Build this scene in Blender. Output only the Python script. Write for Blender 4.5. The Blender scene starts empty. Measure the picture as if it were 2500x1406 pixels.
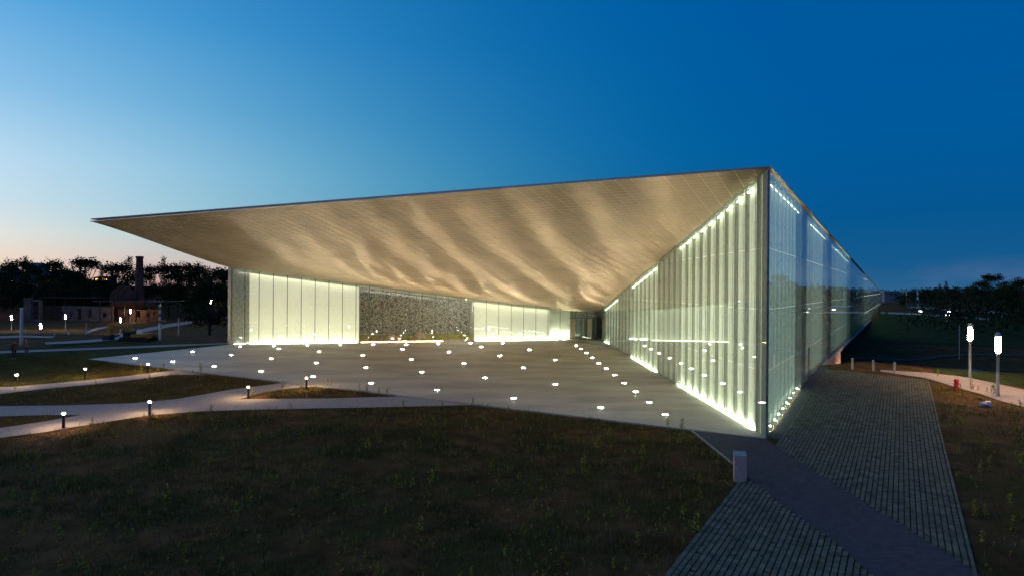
import bpy, bmesh, math, random
from mathutils import Vector, Matrix, noise as mnoise
random.seed(7)
R = math.radians
SC = bpy.context.scene
COL = SC.collection

# ------------------------------------------------------------------ camera
CAMZ = 7.6
cam_d = bpy.data.cameras.new('camera'); cam = bpy.data.objects.new('camera', cam_d); COL.objects.link(cam)
cam.location = (0, 0, CAMZ)
cam.rotation_euler = (R(90), R(-0.424), 0)
cam_d.sensor_width = 36; cam_d.lens = 24.0; cam_d.clip_end = 6000; cam_d.clip_start = 0.1
SC.camera = cam

# ------------------------------------------------------------------ dusk sky
def lin(c):
    return tuple((v/255/12.92 if v/255 <= .04045 else ((v/255+.055)/1.055)**2.4) for v in c)
W = bpy.data.worlds.new('World'); SC.world = W; W.use_nodes = True
wn = W.node_tree.nodes; wl = W.node_tree.links
for n_ in list(wn): wn.remove(n_)
def wnode(t, **k):
    n_ = wn.new(t)
    for a, b in k.items(): setattr(n_, a, b)
    return n_
tc = wnode('ShaderNodeTexCoord'); sep = wnode('ShaderNodeSeparateXYZ'); wl.new(tc.outputs['Generated'], sep.inputs[0])
def ramp(nodes, pts, interp='LINEAR'):
    r = nodes.new('ShaderNodeValToRGB'); cr = r.color_ramp; cr.interpolation = interp
    while len(cr.elements) < len(pts): cr.elements.new(0.5)
    for el, (p, c) in zip(cr.elements, pts):
        el.position = p; el.color = (*lin(c), 1) if len(c) == 3 else c
    return r
SUNAZ = R(-66)                                   # where the sun went down, left of the frame
sun_dir = (math.sin(SUNAZ), math.cos(SUNAZ), 0)
r_sun = ramp(wn, [(0, (232, 180, 165)), (.012, (252, 212, 186)), (.028, (254, 229, 206)), (.062, (246, 240, 232)), (.10, (224, 236, 245)), (.15, (206, 230, 250)),
                  (.23, (154, 203, 240)), (.33, (98, 174, 230)), (.5, (30, 128, 196)), (1, (4, 70, 130))])
r_away = ramp(wn, [(0, (44, 98, 140)), (.03, (22, 90, 140)), (.1, (4, 86, 144)), (.2, (0, 89, 155)), (.45, (0, 86, 158)), (1, (0, 56, 112))])
wl.new(sep.outputs['Z'], r_sun.inputs[0]); wl.new(sep.outputs['Z'], r_away.inputs[0])
dot = wnode('ShaderNodeVectorMath', operation='DOT_PRODUCT'); dot.inputs[1].default_value = sun_dir
wl.new(tc.outputs['Generated'], dot.inputs[0])
zz = wnode('ShaderNodeMath', operation='MULTIPLY'); wl.new(sep.outputs['Z'], zz.inputs[0]); wl.new(sep.outputs['Z'], zz.inputs[1])
om = wnode('ShaderNodeMath', operation='SUBTRACT'); om.inputs[0].default_value = 1.001; wl.new(zz.outputs[0], om.inputs[1])
sq = wnode('ShaderNodeMath', operation='SQRT'); wl.new(om.outputs[0], sq.inputs[0])
dv = wnode('ShaderNodeMath', operation='DIVIDE'); wl.new(dot.outputs['Value'], dv.inputs[0]); wl.new(sq.outputs[0], dv.inputs[1])
mr = wnode('ShaderNodeMapRange'); mr.inputs[1].default_value = -.15; mr.inputs[2].default_value = .93; wl.new(dv.outputs[0], mr.inputs[0])
sa = wnode('ShaderNodeSeparateColor'); wl.new(r_away.outputs[0], sa.inputs[0]); sb = wnode('ShaderNodeSeparateColor'); wl.new(r_sun.outputs[0], sb.inputs[0])
mx = wnode('ShaderNodeCombineColor')
for ch, ex in ((0, 4.7), (1, 2.7), (2, 2.6)):       # the red of the afterglow dies away sooner than the blue
    pw = wnode('ShaderNodeMath', operation='POWER'); pw.inputs[1].default_value = ex; wl.new(mr.outputs[0], pw.inputs[0])
    if ch == 0:                                     # close to the horizon the warm band reaches further round
        le = wnode('ShaderNodeMapRange'); le.inputs[1].default_value = .018; le.inputs[2].default_value = .085; le.inputs[3].default_value = 2.3; le.inputs[4].default_value = ex
        wl.new(sep.outputs['Z'], le.inputs[0]); wl.new(le.outputs[0], pw.inputs[1])
    mf = wnode('ShaderNodeMix', data_type='FLOAT'); wl.new(pw.outputs[0], mf.inputs[0]); wl.new(sa.outputs[ch], mf.inputs[2]); wl.new(sb.outputs[ch], mf.inputs[3]); wl.new(mf.outputs[0], mx.inputs[ch])
# faint low clouds
mp = wnode('ShaderNodeMapping'); mp.inputs['Scale'].default_value = (9, 9, 26); wl.new(tc.outputs['Generated'], mp.inputs[0])
cn = wnode('ShaderNodeTexNoise'); cn.inputs['Scale'].default_value = 1.0; cn.inputs['Detail'].default_value = 5; wl.new(mp.outputs[0], cn.inputs[0])
c1 = wnode('ShaderNodeMapRange'); c1.inputs[1].default_value = .5; c1.inputs[2].default_value = .75; c1.inputs[4].default_value = .35; wl.new(cn.outputs[0], c1.inputs[0])
c2 = wnode('ShaderNodeMapRange'); c2.inputs[1].default_value = .045; c2.inputs[2].default_value = .015; wl.new(sep.outputs['Z'], c2.inputs[0])
c3 = wnode('ShaderNodeMath', operation='MULTIPLY'); wl.new(c1.outputs[0], c3.inputs[0]); wl.new(c2.outputs[0], c3.inputs[1])
mx2 = wnode('ShaderNodeMix', data_type='RGBA'); wl.new(c3.outputs[0], mx2.inputs[0]); wl.new(mx.outputs[0], mx2.inputs[6]); mx2.inputs[7].default_value = (*lin((110, 125, 160)), 1)
bg = wnode('ShaderNodeBackground'); bg.inputs[1].default_value = 1.0; wl.new(mx2.outputs[2], bg.inputs[0])
wo = wnode('ShaderNodeOutputWorld'); wl.new(bg.outputs[0], wo.inputs[0])
# afterglow: the broad warm band left of the frame, weak and very soft
sl = bpy.data.lights.new('sun', 'SUN'); sl.energy = .43; sl.angle = R(80); sl.color = (1, .74, .58)
so = bpy.data.objects.new('sun', sl); COL.objects.link(so)
so.rotation_euler = Vector((.98, .12, -.42)).to_track_quat('-Z', 'Y').to_euler()

vs = SC.view_settings; vs.view_transform = 'Standard'; vs.look = 'None'; vs.exposure = 0; vs.gamma = 1; vs.use_curve_mapping = False
SC.render.engine = 'CYCLES'
cy = SC.cycles
cy.use_denoising = True
try: cy.denoiser = 'OPENIMAGEDENOISE'
except Exception: pass
cy.max_bounces = 7; cy.diffuse_bounces = 3; cy.glossy_bounces = 3; cy.transmission_bounces = 4; cy.transparent_max_bounces = 14
cy.caustics_reflective = False; cy.caustics_refractive = False
cy.sample_clamp_indirect = 4

# ------------------------------------------------------------------ materials
MATS = {}
def newmat(name):
    m = bpy.data.materials.new(name); m.use_nodes = True; nt = m.node_tree
    for n_ in list(nt.nodes): nt.nodes.remove(n_)
    o = nt.nodes.new('ShaderNodeOutputMaterial'); MATS[name] = m
    return m, nt.nodes, nt.links, o
def pm(name, c1_, c2_=None, scale=3., rough=.8, metal=0., bump=0., bscale=None, stretch=(1, 1, 1), detail=6, lo=.35, hi=.65, spec=.3, rand=0.):
    """principled surface whose colour drifts between two tones over object space"""
    m, N, L, o = newmat(name)
    p = N.new('ShaderNodeBsdfPrincipled'); L.new(p.outputs[0], o.inputs[0])
    p.inputs['Roughness'].default_value = rough; p.inputs['Metallic'].default_value = metal; p.inputs['Specular IOR Level'].default_value = spec
    g = N.new('ShaderNodeNewGeometry'); mpp = N.new('ShaderNodeMapping'); mpp.inputs['Scale'].default_value = stretch; L.new(g.outputs['Position'], mpp.inputs[0])
    col_out = None
    if c2_ is not None:
        nz = N.new('ShaderNodeTexNoise'); nz.inputs['Scale'].default_value = scale; nz.inputs['Detail'].default_value = detail; L.new(mpp.outputs[0], nz.inputs[0])
        r = N.new('ShaderNodeValToRGB'); r.color_ramp.elements[0].position = lo; r.color_ramp.elements[1].position = hi
        r.color_ramp.elements[0].color = (*c1_, 1); r.color_ramp.elements[1].color = (*c2_, 1); L.new(nz.outputs[0], r.inputs[0]); col_out = r.outputs[0]
    if rand:
        oi = g; hs = N.new('ShaderNodeMapRange'); hs.inputs[3].default_value = 1-rand; hs.inputs[4].default_value = 1+rand; L.new(oi.outputs['Random Per Island'], hs.inputs[0])
        mm = N.new('ShaderNodeMix'); mm.data_type = 'RGBA'; mm.blend_type = 'MULTIPLY'; mm.inputs[0].default_value = 1
        if col_out: L.new(col_out, mm.inputs[6])
        else: mm.inputs[6].default_value = (*c1_, 1)
        L.new(hs.outputs[0], mm.inputs[7]); col_out = mm.outputs[2]
    if col_out: L.new(col_out, p.inputs['Base Color'])
    else: p.inputs['Base Color'].default_value = (*c1_, 1)
    if bump:
        nb = N.new('ShaderNodeTexNoise'); nb.inputs['Scale'].default_value = bscale or scale*4; nb.inputs['Detail'].default_value = 8; L.new(mpp.outputs[0], nb.inputs[0])
        b = N.new('ShaderNodeBump'); b.inputs['Strength'].default_value = bump; b.inputs['Distance'].default_value = .1; L.new(nb.outputs[0], b.inputs['Height']); L.new(b.outputs[0], p.inputs['Normal'])
    return m
def emat(name, c, s):
    m, N, L, o = newmat(name); e = N.new('ShaderNodeEmission'); e.inputs[0].default_value = (*c, 1); e.inputs[1].default_value = s; L.new(e.outputs[0], o.inputs[0]); return m
def glassmat(name, tint, frit, refl=.045, fscale=(30, 30, 3), frit_col=(.8, .9, .82), base=0.):
    """thin architectural glass: clear where bare, milky where the printed pattern sits"""
    m, N, L, o = newmat(name)
    t = N.new('ShaderNodeBsdfTransparent'); t.inputs[0].default_value = (*tint, 1)
    gl = N.new('ShaderNodeBsdfGlossy'); gl.inputs['Roughness'].default_value = .012; gl.inputs[0].default_value = (.9, .95, 1, 1)
    ge = N.new('ShaderNodeNewGeometry'); dt = N.new('ShaderNodeVectorMath'); dt.operation = 'DOT_PRODUCT'; L.new(ge.outputs['Normal'], dt.inputs[0]); L.new(ge.outputs['Incoming'], dt.inputs[1])
    ab = N.new('ShaderNodeMath'); ab.operation = 'ABSOLUTE'; L.new(dt.outputs['Value'], ab.inputs[0])
    iv = N.new('ShaderNodeMath'); iv.operation = 'SUBTRACT'; iv.inputs[0].default_value = 1; L.new(ab.outputs[0], iv.inputs[1])
    p5 = N.new('ShaderNodeMath'); p5.operation = 'POWER'; p5.inputs[1].default_value = 5; L.new(iv.outputs[0], p5.inputs[0])
    mu = N.new('ShaderNodeMath'); mu.operation = 'MULTIPLY_ADD'; mu.inputs[1].default_value = 1-refl; mu.inputs[2].default_value = refl; mu.use_clamp = True; L.new(p5.outputs[0], mu.inputs[0])
    d1 = N.new('ShaderNodeBsdfDiffuse'); d1.inputs[0].default_value = (*frit_col, 1); tr = N.new('ShaderNodeBsdfTranslucent'); tr.inputs[0].default_value = (*frit_col, 1)
    md = N.new('ShaderNodeMixShader'); L.new(d1.outputs[0], md.inputs[1]); L.new(tr.outputs[0], md.inputs[2])
    g = N.new('ShaderNodeNewGeometry'); mp_ = N.new('ShaderNodeMapping'); mp_.inputs['Scale'].default_value = fscale; L.new(g.outputs['Position'], mp_.inputs[0])
    nz = N.new('ShaderNodeTexNoise'); nz.inputs['Scale'].default_value = 1; nz.inputs['Detail'].default_value = 3; L.new(mp_.outputs[0], nz.inputs[0])
    rr = N.new('ShaderNodeMapRange'); rr.inputs[1].default_value = .4; rr.inputs[2].default_value = .65; rr.inputs[3].default_value = base; rr.inputs[4].default_value = base+frit; L.new(nz.outputs[0], rr.inputs[0])
    m1 = N.new('ShaderNodeMixShader'); L.new(rr.outputs[0], m1.inputs[0]); L.new(t.outputs[0], m1.inputs[1]); L.new(md.outputs[0], m1.inputs[2])
    m2 = N.new('ShaderNodeMixShader'); L.new(mu.outputs[0], m2.inputs[0]); L.new(m1.outputs[0], m2.inputs[1]); L.new(gl.outputs[0], m2.inputs[2])
    L.new(m2.outputs[0], o.inputs[0]); return m

m = pm('soil', (.075, .038, .014), (.17, .085, .033), scale=.9, rough=.95, bump=1.0, bscale=4, spec=.05, detail=10)
_N, _L = m.node_tree.nodes, m.node_tree.links
_p = [q for q in _N if q.type == 'BSDF_PRINCIPLED'][0]; _src = _p.inputs['Base Color'].links[0].from_socket
_g = _N.new('ShaderNodeNewGeometry'); _n = _N.new('ShaderNodeTexNoise'); _n.inputs['Scale'].default_value = .35; _n.inputs['Detail'].default_value = 9; _n.inputs['Roughness'].default_value = .65; _L.new(_g.outputs['Position'], _n.inputs[0])
_r = _N.new('ShaderNodeMapRange'); _r.inputs[1].default_value = .46; _r.inputs[2].default_value = .60; _r.inputs[4].default_value = .85; _L.new(_n.outputs[0], _r.inputs[0])
_m = _N.new('ShaderNodeMix'); _m.data_type = 'RGBA'; _m.inputs[7].default_value = (.070, .060, .015, 1); _L.new(_r.outputs[0], _m.inputs[0]); _L.new(_src, _m.inputs[6]); _L.new(_m.outputs[2], _p.inputs['Base Color'])
pm('plaza', (.46, .415, .35), (.62, .565, .48), scale=.16, rough=.6, bump=.05, bscale=30, stretch=(1, 2.4, 1), lo=.38, hi=.6, spec=.35)
pm('gravel', (.30, .28, .27), (.44, .41, .39), scale=14, rough=.9, bump=.25, bscale=40, spec=.1)
pm('path', (.36, .31, .28), (.48, .42, .38), scale=6, rough=.9, bump=.2, bscale=30, spec=.1)
pm('asphalt', (.060, .066, .066), (.085, .092, .094), scale=4, rough=.85, bump=.05, bscale=40, spec=.2)
pm('kerb', (.30, .29, .28), (.42, .41, .39), scale=5, rough=.85)
pm('paver', (.110, .112, .080), (.215, .21, .150), scale=2.4, rough=.85, bump=.1, bscale=30, rand=.18, spec=.15)
pm('joint', (.040, .052, .014), (.075, .095, .026), scale=5, rough=1, bump=.6, bscale=20, spec=.05)
pm('lawn', (.030, .045, .014), (.055, .075, .024), scale=.8, rough=1, bump=.6, bscale=9, spec=.05)
pm('blade', (.085, .074, .016), (.16, .135, .035), scale=1.1, rough=.9, spec=.1)
pm('dryblade', (.10, .085, .045), (.17, .14, .08), scale=1.1, rough=.9, spec=.1)
pm('weedleaf', (.22, .19, .02), (.40, .35, .05), scale=3, rough=.8, spec=.1)
pm('leaf', (.018, .030, .010), (.045, .060, .018), scale=.6, rough=.9, spec=.1)
pm('darkleaf', (.012, .020, .009), (.028, .038, .014), scale=.6, rough=.9, spec=.1)
pm('bark', (.05, .04, .03), (.09, .075, .06), scale=6, rough=.95)
pm('concrete', (.21, .205, .185), (.38, .37, .33), scale=9, rough=.85, bump=.2, bscale=25, stretch=(1, 1, .35), spec=.15)
pm('pale_concrete', (.42, .41, .36), (.60, .59, .51), scale=2.2, rough=.85, bump=.1, bscale=20, stretch=(1, 1, .25), spec=.15)
pm('smooth_concrete', (.33, .31, .29), (.45, .43, .40), scale=3, rough=.8, spec=.2)
pm('squiggle', (.06, .055, .048), (.50, .46, .40), scale=8.5, rough=.9, detail=2, lo=.44, hi=.57, stretch=(1, 1, .8))
pm('pale_wall', (.60, .62, .52), (.74, .75, .64), scale=1.2, rough=.7, spec=.2)
pm('metal', (.42, .42, .42), rough=.35, metal=.9)
pm('pale_metal', (.72, .68, .64), rough=.30, metal=.85)
pm('dark_metal', (.05, .055, .055), rough=.5, metal=.6)
pm('pole_metal', (.38, .38, .37), (.46, .46, .45), scale=3, rough=.5, metal=.2)
pm('roof', (.30, .31, .32), (.38, .39, .40), scale=1, rough=.6)
pm('dark_glass', (.012, .016, .018), rough=.05, spec=.8)
pm('wood', (.45, .24, .09), (.58, .33, .13), scale=2, rough=.6, stretch=(6, 6, .6))
pm('floor_slab', (.32, .31, .30), rough=.8)
pm('pink_concrete', (.36, .28, .24), (.44, .35, .30), scale=3, rough=.85)
pm('stone', (.42, .29, .25), (.54, .39, .34), scale=8, rough=.85, bump=.1, bscale=40)
pm('boulder', (.28, .20, .15), (.42, .33, .26), scale=2.5, rough=.9, bump=.4, bscale=6)
pm('brick', (.06, .028, .022), (.115, .062, .048), scale=1.2, rough=.95, bump=.4, bscale=5, rand=.12)
pm('plaster', (.12, .09, .08), (.20, .155, .14), scale=.7, rough=.95, bump=.3, bscale=3)
pm('wet_roof', (.20, .22, .24), rough=.06, spec=1.0, metal=.3)
pm('red_paint', (.38, .03, .025), (.46, .05, .04), scale=8, rough=.5)
pm('yellow_paint', (.42, .22, .03), (.34, .17, .03), scale=2, rough=.6)
pm('rubber', (.02, .02, .02), rough=.9)
pm('car_paint', (.03, .035, .045), rough=.2, metal=.5, spec=.6)
pm('white_plastic', (.7, .7, .74), (.55, .56, .62), scale=12, rough=.5)
pm('skin', (.40, .26, .2), rough=.6)
pm('house_blue', (.05, .13, .22), (.07, .17, .27), scale=1, rough=.4)
pm('house_red', (.20, .06, .045), (.27, .10, .07), scale=1.5, rough=.9)
pm('house_white', (.26, .27, .28), rough=.8)
emat('led', (.95, 1, .80), 60)
emat('led_back', (.97, 1, .80), 22)
emat('led_head', (.95, 1, .80), 30)
emat('led_trough', (1, .97, .82), 11)
emat('court_fill', (1, .95, .82), 190)
emat('led_small', (.98, 1, .78), 150)
emat('uplight', (1, .88, .68), 500)
emat('lantern', (1, .60, .30), 340)
emat('lantern_far', (1, .74, .48), 280)
emat('bollard_light', (1, .66, .34), 1100)
emat('warm_strip', (1, .62, .28), 40)
emat('rock_light', (1, .72, .42), 60)
emat('under_light', (1, .55, .28), 130)
emat('house_light', (1, .9, .6), 5)
emat('flood_light', (1, .42, .06), 5)
emat('headlight', (1, .95, .85), 14)
# pale wall panels: emission added where the LED bars leave the wall too dim
def glowwall(name, base, e, s):
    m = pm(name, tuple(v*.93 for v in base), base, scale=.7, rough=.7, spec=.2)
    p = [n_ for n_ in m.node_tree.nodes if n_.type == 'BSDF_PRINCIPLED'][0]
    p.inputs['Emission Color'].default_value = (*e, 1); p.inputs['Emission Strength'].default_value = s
glowwall('glow_panel', (.66, .70, .56), (1, .99, .79), .62)
glowwall('glow_panel_low', (.52, .52, .43), (1, .97, .78), .24)  # faint glow put over the plain concrete stretches between the LED groups
glowwall('glow_panel_dim', (.60, .66, .56), (.88, 1, .88), .75)
glowwall('glow_back', (.70, .70, .56), (1, .95, .78), .40)  # back wall glows by itself, standing in for the light on it
glassmat('glass_in', (.93, .97, .91), .14, base=.08, fscale=(14, 14, .5))
glassmat('glass_out', (.86, .94, .90), .20, base=.16, fscale=(9, 9, .25))
glassmat('glass_back', (.94, .96, .92), .06, base=.01)
# soffit: satin bronze-beige sheet, each panel a touch different
m = pm('soffit', (.37, .295, .190), (.47, .375, .245), scale=.35, rough=.45, metal=.6, bump=.0, bscale=1.2, rand=.07, spec=.4)
_p = [q for q in m.node_tree.nodes if q.type == 'BSDF_PRINCIPLED'][0]; _t = m.node_tree.nodes.new('ShaderNodeCombineXYZ')     # finely ribbed sheet: sheen runs across the ribs
for _i, _v in enumerate((.4955, .8686, -.2)): _t.inputs[_i].default_value = _v
m.node_tree.links.new(_t.outputs[0], _p.inputs['Tangent']); _p.inputs['Anisotropic'].default_value = 1.0
pm('soffit_gap', (.85, .76, .60), rough=.5)
pm('pale_trim', (.78, .74, .70), rough=.3, spec=.6)

# ------------------------------------------------------------------ object helpers
WLOC = {}
def link(o):
    COL.objects.link(o); return o
def tag(o, label, cat, group=None):
    o['label'] = label; o['category'] = cat
    if group: o['group'] = group
    return o
def kind(o, k): o['kind'] = k; return o
def empty(name, loc=(0, 0, 0)):
    o = bpy.data.objects.new(name, None); o.location = loc; o.empty_display_size = .2; WLOC[o.name] = Vector(loc); return link(o)
def mk(name, V, F, mat, parent=None, smooth=False):
    """V in world coordinates; stored relative to the parent's position"""
    me = bpy.data.meshes.new(name)
    off = WLOC.get(parent.name, Vector((0, 0, 0))) if parent else Vector((0, 0, 0))
    me.from_pydata([(v[0]-off[0], v[1]-off[1], v[2]-off[2]) for v in V], [], F)
    if smooth: me.polygons.foreach_set('use_smooth', [True]*len(me.polygons))
    me.materials.append(MATS[mat] if isinstance(mat, str) else mat)
    o = bpy.data.objects.new(name, me); link(o)
    if parent: o.parent = parent
    WLOC[o.name] = off.copy()
    return o
class MB:
    def __init__(s): s.V = []; s.F = []
    def add(s, V, F):
        k = len(s.V); s.V += [tuple(v) for v in V]; s.F += [tuple(i+k for i in f) for f in F]; return s
    def box(s, cx, cy_, cz, sx, sy, sz, rz=0.):
        c, n_ = math.cos(rz), math.sin(rz); V = []
        for z in (-1, 1):
            for x, y in ((-1, -1), (1, -1), (1, 1), (-1, 1)):
                X = x*sx/2; Y = y*sy/2; V.append((cx+X*c-Y*n_, cy_+X*n_+Y*c, cz+z*sz/2))
        return s.add(V, [(3, 2, 1, 0), (4, 5, 6, 7), (0, 1, 5, 4), (1, 2, 6, 5), (2, 3, 7, 6), (3, 0, 4, 7)])
    def hexa(s, b, t):
        """bottom ring b (4 pts), top ring t (4 pts)"""
        return s.add(list(b)+list(t), [(3, 2, 1, 0), (4, 5, 6, 7), (0, 1, 5, 4), (1, 2, 6, 5), (2, 3, 7, 6), (3, 0, 4, 7)])
    def lathe(s, x, y, prof, n=12):
        V = []; F = []
        for r, z in prof:
            for i in range(n):
                a = 2*math.pi*i/n; V.append((x+r*math.cos(a), y+r*math.sin(a), z))
        for j in range(len(prof)-1):
            for i in range(n): F.append((j*n+i, j*n+(i+1) % n, (j+1)*n+(i+1) % n, (j+1)*n+i))
        F.append(tuple(range(n-1, -1, -1))); F.append(tuple((len(prof)-1)*n+i for i in range(n)))
        return s.add(V, F)
    def tube(s, p, q, r0, r1, n=6):
        p = Vector(p); q = Vector(q); d = (q-p).normalized(); a = d.orthogonal().normalized(); b = d.cross(a); V = []
        for c, r in ((p, r0), (q, r1)):
            for i in range(n):
                t = 2*math.pi*i/n; V.append(c+a*(r*math.cos(t))+b*(r*math.sin(t)))
        F = [(i, (i+1) % n, n+(i+1) % n, n+i) for i in range(n)]+[tuple(range(n-1, -1, -1)), tuple(range(n, 2*n))]
        return s.add(V, F)
    def mk(s, name, mat, parent=None, smooth=False): return mk(name, s.V, s.F, mat, parent, smooth)
def dup(root, loc, rz=0., sc=1.):
    r = root.copy(); link(r); r.location = loc; r.rotation_euler = (0, 0, rz); r.scale = (sc, sc, sc) if not isinstance(sc, tuple) else sc
    def rec(src, dst):
        for ch in list(src.children):
            c = ch.copy(); link(c); c.parent = dst; rec(ch, c)
    rec(root, r); return r

# ------------------------------------------------------------------ the lie of the land
CX, CY = 13.04, 34.96                              # foot of the museum's sharp corner
U = (.4955, .8686); NR = (.8686, -.4955)           # along the long side; outwards from it
def P(s, n): return (CX+s*U[0]+n*NR[0], CY+s*U[1]+n*NR[1])
def SN(x, y):
    a, b = x-CX, y-CY; return a*U[0]+b*U[1], a*NR[0]+b*NR[1]
def ss(a, b, x):
    t = min(1, max(0, (x-a)/(b-a))); return t*t*(3-2*t)
def plane(x, y): return .02102*(y-CY)+.00263*(x-CX)
def G(x, y):
    s, n = SN(x, y)
    z = plane(min(max(x, -75), 18), min(max(y, 0), 90))
    # left: the park drops to a lower terrace, then climbs to the wooded rise
    wl_ = ss(-58, -66, n)
    if wl_ > 0:
        dl = y+.12*x
        zl = z+(-4.7-z)*ss(84, 122, dl)+ss(246, 300, dl)*7.0
        z = z+(zl-z)*wl_
    if wl_ < 1:
        zr = z
        up = ss(0, 21, s)*.72*math.exp(-max(0, n)/6.)*(1 if n > -1 else math.exp((n+1)/2.))
        if n > -1 or s > 45: zr += up
        # right: pond valley that the building spans
        front = 27+7*ss(0, 3, n)+.10*max(0, n) if n > -2 else 27+20*ss(-6, -30, n)
        zr = zr+(-2.9-zr)*ss(front, front+17, s)
        zr += ss(74, 96, s)*1.7+ss(92, 150, s)*2.5+ss(150, 235, s)*1.4
        z = z*wl_+zr*(1-wl_)
    return z
KR = .0074; FPX = 1667.
def gp(px, py, lift=0.):
    """survey point: where the sight line through this pixel of the photograph meets the land"""
    X = px-1250; Z = 703-py
    ax = (X-KR*Z)/FPX; az = (Z+KR*X)/FPX
    y0 = 8.; yp = y0; y = y0
    while y < 900:
        if CAMZ+az*y <= G(ax*y, y): break
        yp = y; y += max(.4, y*.01)
    lo, hi = yp, y
    for _ in range(24):
        m = (lo+hi)/2
        if CAMZ+az*m <= G(ax*m, m): hi = m
        else: lo = m
    return Vector((ax*hi, hi, G(ax*hi, hi)+lift))
def at(px, py, y):
    """point at distance y on the sight line"""
    X = px-1250; Z = 703-py
    return Vector(((X-KR*Z)/FPX*y, y, CAMZ+(Z+KR*X)/FPX*y))

# ground sheet
def axis(spec):
    out = []
    for a, b, st in spec:
        v = a
        while v < b-1e-6: out.append(v); v += st
    out.append(spec[-1][1]); return out
xs = axis([(-3000, -600, 400), (-600, -240, 30), (-240, -80, 4), (-80, 80, 1.25), (80, 240, 5), (240, 600, 30), (600, 3000, 400)])
ys = axis([(-300, -20, 40), (-20, 8, 4), (8, 130, 1.25), (130, 360, 4), (360, 700, 20), (700, 3800, 300)])
V = [(x, y, G(x, y)-.03) for y in ys for x in xs]; nx = len(xs)
F = [(j*nx+i, j*nx+i+1, (j+1)*nx+i+1, (j+1)*nx+i) for j in range(len(ys)-1) for i in range(nx-1)]
kind(mk('ground', V, F, 'soil', smooth=True), 'structure')

def sheet(name, pts, lift, mat, parent=None, thick=0.):
    V = [(p[0], p[1], G(p[0], p[1])+lift) for p in pts]; n_ = len(V)
    F = [tuple(range(n_))]
    a = sum(V[i][0]*V[(i+1) % n_][1]-V[(i+1) % n_][0]*V[i][1] for i in range(n_))
    if a < 0: F = [tuple(range(n_-1, -1, -1))]
    if thick:
        V += [(v[0], v[1], v[2]-thick) for v in V]
        F += [(i, (i+1) % n_, n_+(i+1) % n_, n_+i) for i in range(n_)]
    return mk(name, V, F, mat, parent)
def resample(pl, n_):
    L = [0]
    for a, b in zip(pl, pl[1:]): L.append(L[-1]+math.hypot(b[0]-a[0], b[1]-a[1]))
    out = []
    for k in range(n_):
        t = L[-1]*k/(n_-1); i = 0
        while i < len(L)-2 and L[i+1] < t: i += 1
        f = (t-L[i])/max(1e-6, L[i+1]-L[i]); out.append((pl[i][0]+(pl[i+1][0]-pl[i][0])*f, pl[i][1]+(pl[i+1][1]-pl[i][1])*f))
    return out
def strip(name, A, B, lift, mat, n_=40, m_=4, parent=None):
    a = resample([(p[0], p[1]) for p in A], n_); b = resample([(p[0], p[1]) for p in B], n_); V = []; F = []
    for i in range(n_):
        for j in range(m_+1):
            f = j/m_; x = a[i][0]+(b[i][0]-a[i][0])*f; y = a[i][1]+(b[i][1]-a[i][1])*f; V.append((x, y, G(x, y)+lift))
    w = m_+1
    F = [(i*w+j, i*w+j+1, (i+1)*w+j+1, (i+1)*w+j) for i in range(n_-1) for j in range(m_)]
    o = mk(name, V, F, mat, parent)
    me = o.data
    if me.polygons[0].normal.z < 0: me.flip_normals()
    return o

WID = 61.5
T = P(0, -WID); BL = P(15.5, -WID); E_ = (11.35, 85.6)
# plaza (concrete apron under the canopy) reaching under the walls
pl = [P(-.05, .0), P(-.05, -WID-.1), P(17.5, -WID-.1), (-30, 92), (14, 92), P(43, 3 if False else -8), P(0, -.02)]
pl = [P(-.05, .02), P(-.05, -WID-.1), P(17.5, -WID-.1), (-30, 90), (13, 90), (E_[0]+1.5, E_[1]), P(1.5, -.2)]
plaza = kind(sheet('plaza', pl, .03, 'plaza', thick=.12), 'structure')
# thin saw-cut joints are too fine to see; the apron keeps a raised light edge instead
eb = MB(); a = P(-.05, .0); b = P(-.05, -WID)
eb.hexa([(a[0], a[1], plane(*a)-.05), (b[0], b[1], plane(*b)-.05), (b[0]-.08*U[0], b[1]-.08*U[1], plane(*b)-.05), (a[0]-.08*U[0], a[1]-.08*U[1], plane(*a)-.05)],
        [(a[0], a[1], plane(*a)+.05), (b[0], b[1], plane(*b)+.05), (b[0]-.08*U[0], b[1]-.08*U[1], plane(*b)+.05), (a[0]-.08*U[0], a[1]-.08*U[1], plane(*a)+.05)])
eb.mk('edging', 'kerb', plaza)

# paths on the left
g2 = lambda L: [gp(*p) for p in L]
kind(sheet('path', g2([(-60, 950), (0, 945), (100, 938), (208, 928), (320, 916), (432, 903), (505, 914), (420, 914), (340, 925), (250, 936), (120, 948), (0, 961), (-60, 968)]), .010, 'path'), 'structure')
kind(sheet('path', g2([(-60, 992), (0, 991), (160, 989), (320, 984), (430, 974), (560, 951), (690, 934), (770, 942), (700, 948), (640, 958), (583, 974),
                       (800, 972), (985, 967), (1165, 988), (1000, 992), (800, 996), (600, 1000), (480, 1004), (365, 1013), (250, 1031), (110, 1054), (0, 1068), (-60, 1077), (-60, 1052), (0, 1044), (110, 1028), (200, 1012), (100, 1013), (0, 1016), (-60, 1017)]), .012, 'path'), 'structure')
kind(strip('path', g2([(-60, 861), (0, 857), (200, 850), (400, 842), (556, 837.5)]), g2([(-60, 867), (0, 862.5), (200, 855), (400, 847), (556, 839.5)]), .04, 'gravel', 60), 'structure')
# lawns on the left
kind(strip('lawn', g2([(-60, 868), (0, 864), (250, 854), (556, 840)]), g2([(-60, 948), (0, 944), (200, 928), (212, 879)]), .004, 'lawn', 60, 12), 'structure')
kind(strip('lawn', g2([(-60, 855), (0, 852), (250, 838), (556, 812)]), g2([(-60, 861), (0, 857), (250, 847), (556, 838)]), .015, 'lawn', 60, 4), 'structure')
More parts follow.
